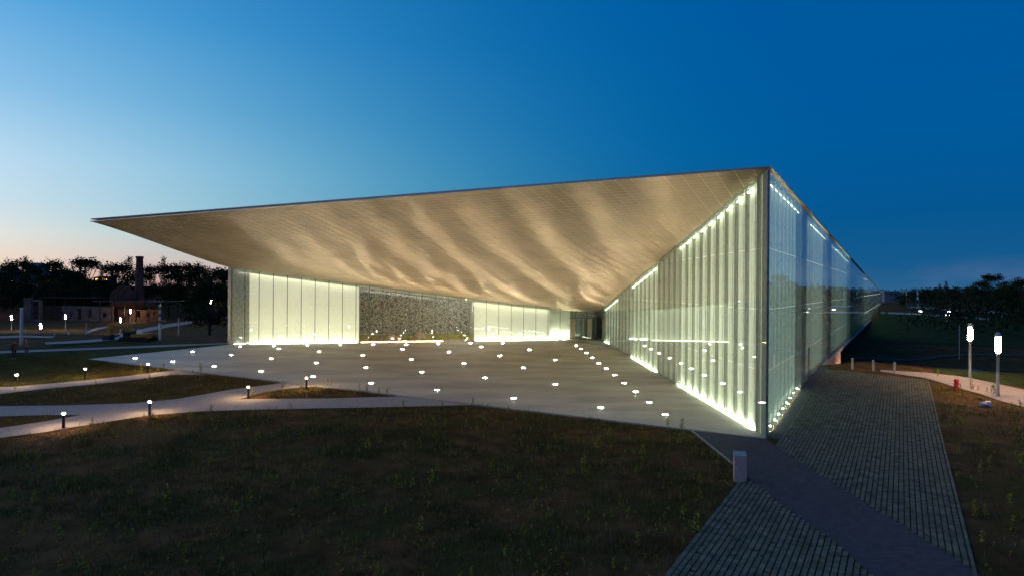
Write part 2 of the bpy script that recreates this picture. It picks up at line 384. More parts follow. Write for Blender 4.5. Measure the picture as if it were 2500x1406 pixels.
# pale tracks of the lower park
kind(strip('track', g2([(-30, 822), (60, 819), (130, 822), (165, 812)]), g2([(-30, 828), (60, 824), (130, 826), (172, 814)]), .06, 'path', 60), 'structure')
kind(strip('track', g2([(110, 836), (190, 832), (290, 824), (330, 806), (400, 792), (480, 782), (556, 774)]), g2([(110, 841), (200, 838), (300, 829), (350, 811), (415, 798), (490, 786), (556, 777)]), .06, 'path', 90), 'structure')
kind(strip('track', g2([(205, 812), (235, 800), (300, 790)]), g2([(212, 814), (245, 803), (305, 792)]), .06, 'path', 40), 'structure')

# asphalt path and grass pavers by the corner
aL = g2([(1688, 1051), (1742, 1095), (1796, 1139), (1834, 1173), (1913, 1236), (2036, 1322), (2129, 1405), (2215, 1480)])
aR = g2([(1869, 1071.5), (1882, 1080), (1899, 1094), (1975, 1142), (2054, 1191), (2212, 1288), (2320, 1355), (2392, 1405), (2480, 1470)])
asphalt = kind(strip('asphalt_path', aL, aR, .02, 'asphalt', 60, 6), 'structure')
k1 = MB(); pa = gp(1688, 1051); pb = gp(1796, 1139)
dx, dy = (pb-pa).xy.normalized(); ox, oy = -dy*.06, dx*.06
k1.hexa([(pa.x, pa.y, pa.z-.05), (pb.x, pb.y, pb.z-.05), (pb.x+ox, pb.y+oy, pb.z-.05), (pa.x+ox, pa.y+oy, pa.z-.05)],
        [(pa.x, pa.y, pa.z+.06), (pb.x, pb.y, pb.z+.06), (pb.x+ox, pb.y+oy, pb.z+.06), (pa.x+ox, pa.y+oy, pa.z+.06)])
k1.mk('kerb', 'kerb', asphalt)
def inpoly(x, y, poly):
    c = False; j = len(poly)-1
    for i in range(len(poly)):
        xi, yi = poly[i][0], poly[i][1]; xj, yj = poly[j][0], poly[j][1]
        if (yi > y) != (yj > y) and x < (xj-xi)*(y-yi)/(yj-yi)+xi: c = not c
        j = i
    return c
PW = 7.8
regR = [(p[0], p[1]) for p in aR[1:]]+[P(-24, PW), P(26.3, PW), P(25.8, 2), P(25, .75), P(1.0, .75), P(.1, .45)]
regL = [(p[0], p[1]) for p in aL[3:]]+[(p[0], p[1]) for p in g2([(2000, 1480), (1568, 1480), (1622, 1405), (1796, 1178)])]
bed = kind(strip('paver_bed', [P(-24, .3), P(26.3, .3)], [P(-24, PW), P(26.3, PW)], .004, 'joint', 80, 10), 'structure')
sheet('paver_bed', regL, .002, 'joint')['kind'] = 'structure'
kb = MB()
for i in range(50):
    s0, s1 = -24+i, -23.02+i; pts = [P(s0, PW), P(s1, PW), P(s1, PW+.09), P(s0, PW+.09)]
    kb.hexa([(x, y, G(x, y)-.06) for x, y in pts], [(x, y, G(x, y)+.05) for x, y in pts])
kb.mk('edging', 'paver', bed)
# gravel margin along the glass
kind(strip('gravel_margin', [P(.1, .06), P(26, .06)], [P(.1, .78), P(26, .78)], .03, 'asphalt', 60, 2), 'structure')
pv = []
n0 = -14.
PN, PS = .182, .125
for i in range(int((PW-n0)/PN)):
    nn = PW-.12-i*PN
    for j in range(int(50.5/PS)):
        s = -24+j*PS+(.0625 if i % 2 else 0)
        x, y = P(s, nn)
        ok = (nn > .72 and s < 26.2 and inpoly(x, y, regR)) or inpoly(x, y, regL)
        if not ok or y < 16.5: continue
        if abs(x/y) > .80: continue
        pv.append((y, x, s, nn))
pv.sort()
paver_me = None
def paver_geo(s, nn, dz):
    c = P(s, nn); V = []
    for top in (0, 1):
        for a_, b_ in ((-1, -1), (1, -1), (1, 1), (-1, 1)):
            q = .074 if not top else .069; w = .055 if not top else .050
            x, y = P(s+a_*w, nn+b_*q); V.append((x, y, G(x, y)+(.038+dz if top else -.02)))
    return V
rest = MB(); FQ = [(7, 6, 5, 4), (0, 4, 5, 1), (1, 5, 6, 2), (2, 6, 7, 3), (3, 7, 4, 0)]
for k, (y, x, s, nn) in enumerate(pv):
    if random.random() < .012: continue
    dz = random.uniform(-.008, .008)
    V = paver_geo(s, nn, dz)
    if k < 300: mk('paver', V, FQ, 'paver', bed)
    else: rest.add(V, FQ)
kind(rest.mk('pavers', 'paver', bed), 'stuff')

# right: lit footpath on the crest, pond, valley path, far road
kind(strip('path', g2([(2150, 903), (2255, 909), (2330, 917), (2370, 923), (2440, 938), (2560, 965)]), g2([(2150, 907), (2255, 922), (2330, 944), (2400, 964), (2440, 978), (2560, 1010)]), .04, 'path', 50, 6), 'structure')
pw_ = MB(); cpx = gp(2400, 905)
wv = [P(60+7*math.cos(a), 15+6*math.sin(a)) for a in [2*math.pi*i/28 for i in range(28)]]
kind(mk('pond', [(x, y, -2.15) for x, y in wv], [tuple(range(28))], 'dark_glass'), 'structure')
kind(strip('valley_path', g2([(2080, 872), (2150, 874), (2230, 876), (2300, 868), (2380, 864), (2560, 868)]), g2([(2080, 875), (2150, 879), (2230, 881), (2300, 872), (2380, 867), (2560, 871)]), .08, 'asphalt', 60), 'structure')
kind(strip('road', g2([(2215, 748), (2300, 752), (2400, 757), (2560, 766)]), g2([(2215, 752), (2300, 758), (2400, 764), (2560, 776)]), .12, 'gravel', 60, 5), 'structure')
kind(strip('road', g2([(2150, 762), (2250, 765), (2330, 771), (2420, 778)]), g2([(2150, 766), (2250, 770), (2330, 777), (2420, 783)]), .12, 'path', 60, 5), 'structure')
kind(strip('lawn', [P(27.5, 8.4), P(48, 8.4)], [P(27.5, 45), P(48, 45)], .012, 'lawn', 40, 40), 'structure')  # dark grass sheet added over bare soil to keep the lamplit bank dark
kind(strip('lawn', [P(96, 1), P(180, 1)], [P(96, 60), P(180, 60)], .05, 'lawn', 60, 30), 'structure')

# ------------------------------------------------------------------ the museum
MUS = empty('museum', (CX, CY, 0))
tag(MUS, 'long glass museum with a sharp overhanging canopy and lit striped facades', 'museum')
ROOF0 = 13.88
def roofz(s): return ROOF0-.0300*s
WN = Vector((E_[0]-CX, E_[1]-CY)); ILEN = WN.length; WN.normalize(); IL = Vector((-WN.y, WN.x))   # inner wall direction, towards plaza
def I(t, o): return (CX+WN.x*t+IL.x*o, CY+WN.y*t+IL.y*o)
def soffz(x, y):
    s, n = SN(x, y); e = -n
    q = max(0, (x-CX)*IL.x+(y-CY)*IL.y)
    return ROOF0-.06-.2*s-.003*e-.8*(1-math.exp(-q/8.))*ss(0, 15, s)

# roof slab
mb = MB(); rp = [P(-.02, .12), P(236, .12), P(236, -30), P(120, -WID-.05), P(-.02, -WID-.05)]
rt = [(x, y, roofz(SN(x, y)[0])+.05) for x, y in rp]; rb = [(x, y, roofz(SN(x, y)[0])-.04) for x, y in rp]
n_ = len(rp); mb.add(rb+rt, [tuple(range(n_)), tuple(range(2*n_-1, n_-1, -1))]+[(i, n_+i, n_+(i+1) % n_, (i+1) % n_) for i in range(n_)])
mb.mk('roof', 'roof', MUS)
# bright rolled-metal edge along the front
mb = MB(); a = P(-.06, .1); b = P(-.06, -WID-.05); za = ROOF0-.02
mb.tube((a[0], a[1], za), (b[0], b[1], za-.2), .045, .045, 8)
mb.mk('front_edge_trim', 'pale_trim', MUS, True)
# right roof trim
mb = MB(); a = P(0, .13); b = P(236, .13)
mb.tube((a[0], a[1], ROOF0), (b[0], b[1], roofz(236)), .07, .07, 6); mb.mk('side_edge_trim', 'pale_metal', MUS)

# soffit backing, then panels
sp = [P(.05, -.05), P(.05, -WID), P(16.5, -WID), (-30, 82), (-15, 84), (5, 88.2), (12.2, 88.0)]
def clip(poly, a, b):      # keep left of a->b
    out = []
    for i in range(len(poly)):
        p, q = poly[i], poly[(i+1) % len(poly)]
        dp = (b[0]-a[0])*(p[1]-a[1])-(b[1]-a[1])*(p[0]-a[0]); dq = (b[0]-a[0])*(q[1]-a[1])-(b[1]-a[1])*(q[0]-a[0])
        if dp >= 0: out.append(p)
        if dp*dq < 0:
            t = dp/(dp-dq); out.append((p[0]+(q[0]-p[0])*t, p[1]+(q[1]-p[1])*t))
    return out
# region in (e, s)
reg = [(0, 0), (WID, 0), (WID, 16.6), (46.5, 30.5), (33.5, 43.4), (27.0, 46.2)]
def es(x, y):
    s, n = SN(x, y); return (-n, s)
inner_end = es(*I(ILEN+2.2, 0))
reg = [(0, 0), (WID, 0), (WID, 16.9), es(-14.5, 85.3), es(4.0, 88.6), inner_end]
ar = sum(reg[i][0]*reg[(i+1) % 6][1]-reg[(i+1) % 6][0]*reg[i][1] for i in range(6))
def tile(e0, e1, s0, s1):
    poly = [(e0, s0), (e1, s0), (e1, s1), (e0, s1)]
    for i in range(len(reg)):
        poly = clip(poly, reg[i], reg[(i+1) % len(reg)])
        if len(poly) < 3: return None
    return poly
def ew(e, s, dz=0.):
    x, y = P(s, -e); return (x, y, soffz(x, y)+dz)
mb = MB(); st = 2.0
for i in range(int(WID/st)+1):
    for j in range(24):
        po = tile(i*st, i*st+st, j*st, j*st+st)
        if po: mb.add([ew(*p, .020) for p in po], [tuple(range(len(po)-1, -1, -1))])
soff = mb.mk('soffit', 'soffit_gap', MUS)
PE, PSS = .95, .48
tiles = []
for i in range(int(WID/PE)+2):
    for j in range(int(47/PSS)+1):
        e0 = i*PE-.25; g_l = .045
        po = tile(e0+g_l/2, e0+PE-.015, j*PSS+.021, (j+1)*PSS-.021)
        if po: tiles.append((e0+j*.1, po))
tiles.sort(key=lambda t: t[0])
mbr = MB()
for k, (d_, po) in enumerate(tiles):
    if len(po) < 3: continue
    ce = sum(p[0] for p in po)/len(po); cs = sum(p[1] for p in po)/len(po)
    t1 = .005*mnoise.noise((ce*.30, cs*.02, 2))+random.gauss(0, .004); t2 = .002*mnoise.noise((ce*.12, cs*.16, 7))+random.gauss(0, .003)   # sheets hang a little out of true
    Vb = [ew(p[0], p[1], (p[0]-ce)*t1+(p[1]-cs)*t2) for p in po]; Vt = [(v[0], v[1], v[2]+.006) for v in Vb]; m_ = len(po)
    Fp = [tuple(range(m_-1, -1, -1))]+[(i, (i+1) % m_, m_+(i+1) % m_, m_+i) for i in range(m_)]
    if k < 300: mk('soffit_panel', Vb+Vt, Fp, 'soffit', soff)
    else: mbr.add(Vb+Vt, Fp)
kind(mbr.mk('soffit_panels', 'soffit', soff), 'stuff')
# left edge reveal: slim pale return below the roof edge
mb = MB()
for i in range(9):
    s0, s1 = .8+i*1.75, .8+(i+.97)*1.75
    def ed(s, n, dz): x, y = P(s, n); return (x, y, soffz(x, y)+dz)
    mb.add([ed(s0, -WID+.30, -.01), ed(s1, -WID+.30, -.01), ed(s1, -WID-.02, .10), ed(s0, -WID-.02, .10)], [(0, 1, 2, 3)])
mb.mk('left_edge_trim', 'pale_trim', MUS)

# structure helpers for the double facades
SEAM = [3.42, 6.59, 9.76, 12.93]
def prism(p, q, zb0, zb1, zt0, zt1, nrm, th):
    b = [(p[0], p[1], zb0), (q[0], q[1], zb1), (q[0]-nrm[0]*th, q[1]-nrm[1]*th, zb1), (p[0]-nrm[0]*th, p[1]-nrm[1]*th, zb0)]
    t = [(p[0], p[1], zt0), (q[0], q[1], zt1), (q[0]-nrm[0]*th, q[1]-nrm[1]*th, zt1), (p[0]-nrm[0]*th, p[1]-nrm[1]*th, zt0)]
    return b, t
def boxp(name, p, q, zb0, zb1, zt0, zt1, nrm, th, mat, parent):
    if zt0-zb0 < .005 and zt1-zb1 < .005: return None
    zt0 = max(zt0, zb0+.02); zt1 = max(zt1, zb1+.02)
    m = MB(); m.hexa(*prism(p, q, zb0, zb1, zt0, zt1, nrm, th)); return m.mk(name, mat, parent)
def rows(zb, zt):
    c = [zb]+[z for z in SEAM if zb+.6 < z < zt-.25]+[zt]
    return list(zip(c, c[1:]))

# ---- inner (plaza side) facade
nI = (IL.x, IL.y)
def fz(t): x, y = I(t, 0); return plane(x, y)+.045
def sz(t): x, y = I(t, .3); return soffz(x, y)-.02
inner = MB()
for i in range(26):                              # concrete wall behind the glass
    t0, t1 = 1.3+i*(ILEN-1.3)/26, 1.3+(i+1)*(ILEN-1.3)/26
    inner.hexa(*prism(I(t0, -.36), I(t1, -.36), fz(t0)-.2, fz(t1)-.2, sz(t0)+.3, sz(t1)+.3, nI, .25))
inner_wall = inner.mk('inner_wall', 'pale_concrete', MUS)
gl_in = empty('plaza_glass_facade', (CX, CY, 0)); gl_in.parent = MUS; gl_in.location = (0, 0, 0)
def T_(d): return (d-CY)*1.0006
mods = []
for i in range(9): mods.append((T_(37.5+1.665*i), 1.665, True))
for i in range(6): mods.append((T_(59.1+1.72*i), 1.72, True))
for i in range(5): mods.append((T_(76.7+1.75*i), 1.75, True))
for i in range(4): mods.append((T_(52.5+1.62*i), 1.62, False))
for i in range(4): mods.append((T_(69.7+1.72*i), 1.72, False))
for tcn, w, lit in mods:
    a_, b_ = tcn-w*.36, tcn+w*.36
    boxp('glow_panel', I(a_, -.30), I(b_, -.30), fz(a_)+.02, fz(b_)+.02, sz(a_)-.02, sz(b_)-.02, nI, .05, 'glow_panel' if lit else 'glow_panel_low', inner_wall)
# pilasters on the module lines
for tcn, w, lit in mods:
    for sd in (-1,):
        c_ = tcn+sd*w/2; a_, b_ = c_-.19, c_+.19
        boxp('pilaster', I(a_, -.20), I(b_, -.20), fz(a_)+.02, fz(b_)+.02, sz(a_)-.02, sz(b_)-.02, nI, .15, 'concrete', inner_wall)
# low service doors in the plain stretch
for d_ in (52.6, 54.0, 55.4):
    a_, b_ = T_(d_), T_(d_+.75)
    boxp('service_door', I(a_, -.33), I(b_, -.33), fz(a_)+.02, fz(b_)+.02, fz(a_)+2.2, fz(b_)+2.2, nI, .03, 'glow_panel', inner_wall)
# LED bars, foot and head of each lit bay
for tcn, w, lit in mods:
    if not lit: continue
    a_, b_ = tcn-w*.42, tcn+w*.42
    boxp('floor_led', I(a_, -.10), I(b_, -.10), fz(a_)+.01, fz(b_)+.01, fz(a_)+.05, fz(b_)+.05, nI, .10, 'led', gl_in)
    a_, b_ = tcn-w*.25, tcn+w*.25
    boxp('head_led', I(a_, -.11), I(b_, -.11), sz(a_)-.40, sz(b_)-.40, sz(a_)-.365, sz(b_)-.365, nI, .05, 'led_head', gl_in)
# panes
edges = [0.02, .70]
t = T_(36.67)-1.665*0
edges = [.02, .72, T_(36.67)]
while edges[-1] < ILEN-1.0: edges.append(edges[-1]+1.665)
edges[-1] = ILEN+.1
fx = MB()
for a_, b_ in zip(edges, edges[1:]):
    a1, b1 = a_+.012, b_-.012
    tm = (a1+b1)/2
    for k, (z0, z1) in enumerate(rows(fz(tm), sz(tm))):
        last = abs(z1-sz(tm)) < 1e-6
        zb0, zb1 = (fz(a1), fz(b1)) if k == 0 else (z0+.012, z0+.012)
        zt0, zt1 = (sz(a1), sz(b1)) if last else (z1-.012, z1-.012)
        boxp('glass_pane', I(a1, 0), I(b1, 0), zb0, zb1, zt0, zt1, nI, .02, 'glass_in', gl_in)
    # rod with fixings
    x, y = I(b_-.06, -.05); zt = sz(b_); zb = fz(b_)
    m = MB(); m.box(x, y, (zb+zt)/2, .025, .03, zt-zb); m.mk('mullion', 'metal', gl_in)
    z = zb+.5
    while z < zt-.3:
        fx.box(x, y+.0, z, .10, .16, .03); z += 1.06
kind(fx.mk('glass_fixings', 'metal', gl_in), 'stuff')
# seam rail shadow lines on the concrete are real gaps between panes; corner pier closes the tip
boxp('corner_pier', I(.03, -.03), I(.70, -.03), -.1, -.1, ROOF0-.15, ROOF0-.25, nI, .10, 'concrete', MUS)
boxp('corner_pilaster', I(1.05, -.12), I(1.55, -.2), fz(1.3), fz(1.3), sz(1.05)-.02, sz(1.55)-.02, nI, .05, 'concrete', MUS)
boxp('corner_glow_panel', I(.74, -.14), I(1.04, -.14), fz(1), fz(1), sz(.8)-.02, sz(1.04)-.02, nI, .03, 'glow_panel', MUS)

# ---- long outer facade
nO = NR
def ob(s):
    x, y = P(s, .05)
    return G(x, y)+.03 if s < 24.5 else 1.08
outer = MB()
cuts = [1.2, 6, 12, 18, 24.4, 25.2, 45, 66, 105, 150, 200, 236]
for a_, b_ in zip(cuts, cuts[1:]):
    outer.hexa(*prism(P(a_, -.42), P(b_, -.42), ob(a_)-.1, ob(b_)-.1, roofz(a_)-.02, roofz(b_)-.02, nO, .3))
outer_wall = outer.mk('outer_wall', 'pale_concrete', MUS)
gl_out = empty('outer_glass_facade', (CX, CY, 0)); gl_out.parent = MUS; gl_out.location = (0, 0, 0)
OM = 1.56
def group_of(s):
    if 1.0 < s < 13.6: return 1
    if 19.8 < s < 33: return 2
    if 41.5 < s < 66: return 3
    return 0
fx = MB(); nmod = int(105/OM)
for i in range(nmod):
    a_ = .03+i*OM; b_ = a_+OM; mid = (a_+b_)/2; g_ = group_of(mid)
    for k, (z0, z1) in enumerate(rows(ob(mid), roofz(mid)-.08)):
        last = z1 > roofz(mid)-.09
        zb0, zb1 = (ob(a_), ob(b_)) if k == 0 else (z0+.006, z0+.006)
        zt0, zt1 = (roofz(a_)-.08, roofz(b_)-.08) if last else (z1-.006, z1-.006)
        boxp('glass_pane', P(a_+.012, 0.02), P(b_-.012, 0.02), zb0, zb1, zt0, zt1, nO, .02, 'glass_out', gl_out)
    if g_ and i > 0:
        boxp('glow_panel', P(a_+.30, -.36), P(b_-.22, -.36), ob(a_)+.03, ob(b_)+.03, roofz(a_)-.12, roofz(b_)-.12, nO, .05, 'glow_panel_dim', outer_wall)
        boxp('head_led', P(a_+.52, -.14), P(b_-.50, -.14), roofz(a_)-.60, roofz(b_)-.60, roofz(a_)-.565, roofz(b_)-.565, nO, .05, 'led_head', gl_out)
        if g_ == 1:
            boxp('floor_led', P(mid-.05, -.10), P(mid+.05, -.10), ob(mid)+.10, ob(mid)+.10, ob(mid)+.17, ob(mid)+.17, nO, .1, 'led_small', gl_out)
    elif 66 < mid < 105:
        boxp('dark_window', P(a_+.05, -.36), P(b_-.05, -.36), ob(a_)+.05, ob(b_)+.05, roofz(a_)-.15, roofz(b_)-.15, nO, .04, 'dark_glass', outer_wall)
    x, y = P(b_, -.03); zt = roofz(b_)-.1; zb = ob(b_); z = zb+.45
    while z < zt-.3:
        fx.box(x, y, z, .07, .07, .04); z += 1.06
kind(fx.mk('glass_fixings', 'pale_metal', gl_out), 'stuff')
a_ = .03+nmod*OM
while a_ < 234:
    b_ = min(a_+5.2, 236); mid = (a_+b_)/2
    for k, (z0, z1) in enumerate(rows(1.08, roofz(mid)-.08)):
        last = z1 > roofz(mid)-.09
        zt0, zt1 = (roofz(a_)-.08, roofz(b_)-.08) if last else (z1-.03, z1-.03)
        boxp('glass_pane', P(a_+.03, 0.02), P(b_-.03, 0.02), z0+.03, z0+.03, zt0, zt1, nO, .02, 'glass_out', gl_out)
    boxp('glow_panel', P(a_+.5, -.36), P(b_-.4, -.36), 1.12, 1.12, roofz(a_)-.2, roofz(b_)-.2, nO, .05, 'glow_panel_dim', outer_wall)
    a_ = b_
# slim dark fin lines that rise on the wall
for s in (19.6,):
    boxp('dark_fin', P(s, -.05), P(s+.12, -.05), ob(s), ob(s), 3.3, 3.3, nO, .1, 'dark_metal', outer_wall)
# floor slab over the valley and its supports
mb = MB(); fp = [P(24, .10), P(236, .10), P(236, -28), P(110, -WID+2), P(48, -WID+2), P(40, -30), P(24, -3)]
mb.add([(x, y, .78) for x, y in fp]+[(x, y, 1.06) for x, y in fp], [tuple(range(7)), tuple(range(13, 6, -1))]+[(i, 7+i, 7+(i+1) % 7, (i+1) % 7) for i in range(7)])
mb.mk('floor_slab', 'floor_slab', MUS)
for i in range(13):                               # fins of the lit undercroft
    s = 33.0+i*1.45; x, y = P(s, -.25); z0 = G(x, y)-.3
    m = MB(); m.box(x, y, (z0+.78)/2, .35, .5, .78-z0, -.52); m.mk('support_fin', 'pink_concrete', MUS)
x, y = P(43, -4.2); m = MB(); m.box(x, y, -1.2, 24, .35, 3.95, math.atan2(U[1], U[0])); m.mk('undercroft_wall', 'pink_concrete', MUS)
m = MB(); x, y = P(46, 1.0); m.box(x, y, G(x, y)+.25, 11, .12, .06, math.atan2(U[1], U[0])); m.mk('undercroft_light', 'under_light', MUS)
x, y = P(62, -2.5); m = MB(); z0 = G(x, y)-.5; m.box(x, y, (z0+.78)/2, 16, 1.2, .78-z0, math.atan2(U[1], U[0])); m.mk('abutment', 'pink_concrete', MUS)

# ---- back wall of the plaza
BRx, BRy = 11.0, 87.2
bdir = Vector((BRx-BL[0], BRy-BL[1])); BLEN = bdir.length; bdir.normalize(); bn = Vector((bdir.y, -bdir.x))    # faces the plaza
def B(t, o): return (BL[0]+bdir.x*t+bn.x*o, BL[1]+bdir.y*t+bn.y*o)
def bt(px):      # position along the wall seen at pixel column px
    a_ = (px-1250)/FPX; return (a_*BL[1]-BL[0])/(bdir.x-a_*bdir.y)
def bf(t): x, y = B(t, 0); return plane(x, y)+.04
def bs(t): x, y = B(t, .1); return soffz(x, y)-.02
nB = (bn.x, bn.y)
gl_b = empty('back_glass_facade', (CX, CY, 0)); gl_b.parent = MUS; gl_b.location = (0, 0, 0)
bw = MB()
def wallseg(mbb, t0, t1, o, th=.25, n_=6):
    for i in range(n_):
        a_, b_ = t0+(t1-t0)*i/n_, t0+(t1-t0)*(i+1)/n_
        mbb.hexa(*prism(B(a_, o), B(b_, o), bf(a_)-.1, bf(b_)-.1, bs(a_)+.4, bs(b_)+.4, nB, th))
tA, tB_, tC, tD, tE, tF = bt(606), bt(876), bt(1160), bt(1346), bt(1402), bt(1468)
cw = MB(); wallseg(cw, .25, tA, -.55); cw.mk('end_wall', 'concrete', MUS)
w1 = MB(); wallseg(w1, tA, tB_, -.75, n_=10); back_wall = w1.mk('back_wall', 'glow_back', MUS)
w2 = MB(); wallseg(w2, tC, tD, -.75, n_=8); back_wall2 = w2.mk('back_wall', 'glow_back', MUS)
w3 = MB(); wallseg(w3, tD, tE, -1.9, n_=4); w3.mk('recess_wall', 'pale_wall', MUS)
m = MB(); m.hexa(*prism(B(tD-.02, -1.9), B(tD+.0, -.75), 1, 1, bs(tD)+.3, bs(tD)+.3, (bdir.x, bdir.y), .1)); m.mk('recess_return', 'pale_wall', MUS)
# courtyard behind the clear middle stretch
w4 = MB(); wallseg(w4, tB_-.3, tC+.3, -5.2, n_=8); court = w4.mk('courtyard_wall', 'squiggle', MUS)
for tt in (tB_, tC):
    m = MB(); p0 = B(tt, -.8); p1 = B(tt, -5.2)
    m.hexa([(p0[0]-.05, p0[1], .7), (p0[0]+.05, p0[1], .7), (p1[0]+.05, p1[1], .7), (p1[0]-.05, p1[1], .7)], [(p0[0]-.05, p0[1], bs(tt)), (p0[0]+.05, p0[1], bs(tt)), (p1[0]+.05, p1[1], bs(tt)), (p1[0]-.05, p1[1], bs(tt))])
    m.mk('courtyard_side', 'smooth_concrete', court)
m = MB(); p = [B(tB_, -.3), B(tC, -.3), B(tC, -2.6), B(tB_, -2.6)]; m.add([(x, y, plane(x, y)+.06) for x, y in p], [(0, 1, 2, 3)]); m.mk('courtyard_paving', 'stone', court)
m = MB(); p = [B(tB_, -2.6), B(tC, -2.6), B(tC, -5.2), B(tB_, -5.2)]; m.add([(x, y, plane(x, y)+(.06 if i < 2 else .5)) for i, (x, y) in enumerate(p)], [(0, 1, 2, 3)]); m.mk('courtyard_grass', 'weedleaf', court)
boxp('courtyard_led', B(tB_+.3, -.22), B(tB_+(tC-tB_)*.72, -.22), bf(tB_)+.05, bf(tC)+.03, bf(tB_)+.09, bf(tC)+.07, nB, .05, 'warm_strip', gl_b)
boxp('courtyard_fill', B(tB_+.3, -1.0), B(tC-.3, -1.0), bs(tB_)-.16, bs(tC)-.16, bs(tB_)-.11, bs(tC)-.11, nB, .08, 'court_fill', gl_b)  # fill strip added out of sight behind the trough to brighten the courtyard wall
# entrance portal
w5 = MB(); wallseg(w5, tE, tF+2.5, -2.6, n_=4); portal = w5.mk('entrance_wall', 'squiggle', MUS)
zf = plane(*B(tE, -2.5))+.05
for a_, b_, mt, nm, o in ((0.05, .85, 'wood', 'wood_jamb', -2.3), (.9, 2.0, 'dark_glass', 'glass_door', -2.5), (2.05, 2.5, 'dark_glass', 'glass_door', -2.5), (2.05+.55, 2.05+1.05, 'wood', 'wood_jamb', -2.3), (3.2, 4.6, 'dark_glass', 'glass_door', -2.5)):
    boxp(nm, B(tE+a_, o), B(tE+b_, o), zf, zf, zf+2.5, zf+2.5, nB, .08, mt, portal)
boxp('door_head', B(tE-.1, -2.25), B(tE+4.8, -2.25), zf+2.52, zf+2.52, zf+2.66, zf+2.66, nB, .2, 'dark_metal', portal)
# back facade LED lines and panes
def ledrun(t0, t1, n_, o=-.35):
    for i in range(n_):
        a_, b_ = t0+(t1-t0)*(i+.04)/n_, t0+(t1-t0)*(i+.96)/n_
        boxp('floor_led', B(a_, o), B(b_, o), bf(a_)+.01, bf(b_)+.01, bf(a_)+.06, bf(b_)+.06, nB, .14, 'led_back', gl_b)
ledrun(tA+.1, tB_-.1, 8); ledrun(tC+.1, tD-.1, 6)
for px_ in (1362, 1387):
    t0 = bt(px_); boxp('floor_uplight', B(t0-.45, -1.5), B(t0+.45, -1.5), bf(t0)+.02, bf(t0)+.02, bf(t0)+.1, bf(t0)+.1, nB, .16, 'led_small', gl_b)
boxp('floor_led', B(.5, -.3), B(tA-.3, -.3), bf(0)+.02, bf(tA)+.02, bf(0)+.05, bf(tA)+.05, nB, .08, 'led_back', gl_b)
tcur = .15; mull = [tcur]
while tcur < tF+1.6: tcur += 1.575; mull.append(tcur)
for a_, b_ in zip(mull, mull[1:]):
    seams = [6.59] if a_ < tA+.5 or (tB_-.8 < a_ < tC-.2) else []
    if a_ < tA+.5 or (tB_-.8 < a_ < tC-.2): seams = [3.42, 6.75]
    zt = min(bs(a_), bs(b_)); cc = [None]+[z for z in seams if z < zt-.3]+[None]
    for i in range(len(cc)-1):
        zb0, zb1 = (bf(a_), bf(b_)) if cc[i] is None else (cc[i]+.015, cc[i]+.015)
        zt0, zt1 = (bs(a_), bs(b_)) if cc[i+1] is None else (cc[i+1]-.015, cc[i+1]-.015)
        boxp('glass_pane', B(a_+.012, 0), B(b_-.012, 0), zb0, zb1, zt0, zt1, nB, .02, 'glass_back', gl_b)
    x, y = B(b_, -.08); zb = bf(b_); zt = bs(b_); m = MB(); m.box(x, y, (zb+zt)/2, .045, .09, zt-zb); m.mk('mullion', 'dark_metal', gl_b)
# head trough below the soffit
for i in range(14):
    a_, b_ = .8+(tD-.8)*i/14, .8+(tD-.8)*(i+1)/14-.03
    boxp('light_trough', B(a_, -.14), B(b_, -.14), bs(a_)-.34, bs(b_)-.34, bs(a_)-.05, bs(b_)-.05, nB, .12, 'pale_wall', gl_b)
    if not (tB_ < (a_+b_)/2 < tC):
        boxp('head_led', B(a_, -.30), B(b_, -.30), bs(a_)-.30, bs(b_)-.30, bs(a_)-.26, bs(b_)-.26, nB, .06, 'led_trough', gl_b)
# glass end fin on the left
boxp('end_fin', B(-.12, -.02), B(.12, -.02), bf(0), bf(0), bs(0), bs(0), nB, 1.1, 'concrete', MUS)
# solid body behind, so that nothing shows through from other sides
mb = MB(); bp = [B(-.1, -5.9), B(BLEN+4, -5.9), P(60, -.9), P(236, -.9), P(236, -29), P(119, -WID+.2), (P(24, -WID+.2))]
k_ = len(bp); mb.add([(x, y, 1.07) for x, y in bp]+[(x, y, roofz(SN(x, y)[0])-.06) for x, y in bp], [tuple(range(k_)), tuple(range(2*k_-1, k_-1, -1))]+[(i, k_+i, k_+(i+1) % k_, (i+1) % k_) for i in range(k_)])
mb.mk('building_body', 'concrete', MUS)

# ------------------------------------------------------------------ boulders in the courtyard
def rock(loc, r, label, seed):
    bm = bmesh.new(); bmesh.ops.create_icosphere(bm, subdivisions=3, radius=1)
    for v in bm.verts:
        n_ = mnoise.noise(v.co*1.3+Vector((seed, 0, 0)))*.22; v.co *= 1+n_; v.co.z *= .85
        v.co *= r
    me = bpy.data.meshes.new('boulder'); bm.to_mesh(me); bm.free(); me.materials.append(MATS['boulder'])
    for p in me.polygons: p.use_smooth = True
    o = link(bpy.data.objects.new('boulder', me)); o.location = (loc[0], loc[1], loc[2]+r*.45); tag(o, label, 'boulder'); return o
def court_pt(px, o):
    t0 = bt(px); x, y = B(t0, -o); return (x, y, plane(x, y)+.1)
rock(court_pt(958, 2.9), .62, 'rounded boulder with a spotlight burning right in front of it', 1.3)
rock(court_pt(973, 3.0), .52, 'low brown boulder beside the spotlit boulder in the courtyard', 4.1)
rock(court_pt(1030, 3.0), .80, 'largest boulder, standing alone behind the courtyard glass', 8.8)
x, y, z = court_pt(960, 2.1); m = MB(); m.lathe(x, y, [(.10, z), (.13, z+.08), (.13, z+.16)]); sl_ = m.mk('spotlight', 'dark_metal'); tag(sl_, 'small floor spotlight glowing in front of a boulder', 'spotlight')
m = MB(); m.lathe(x, y, [(.12, z+.162), (.02, z+.26)]); m.mk('lens', 'rock_light', sl_)

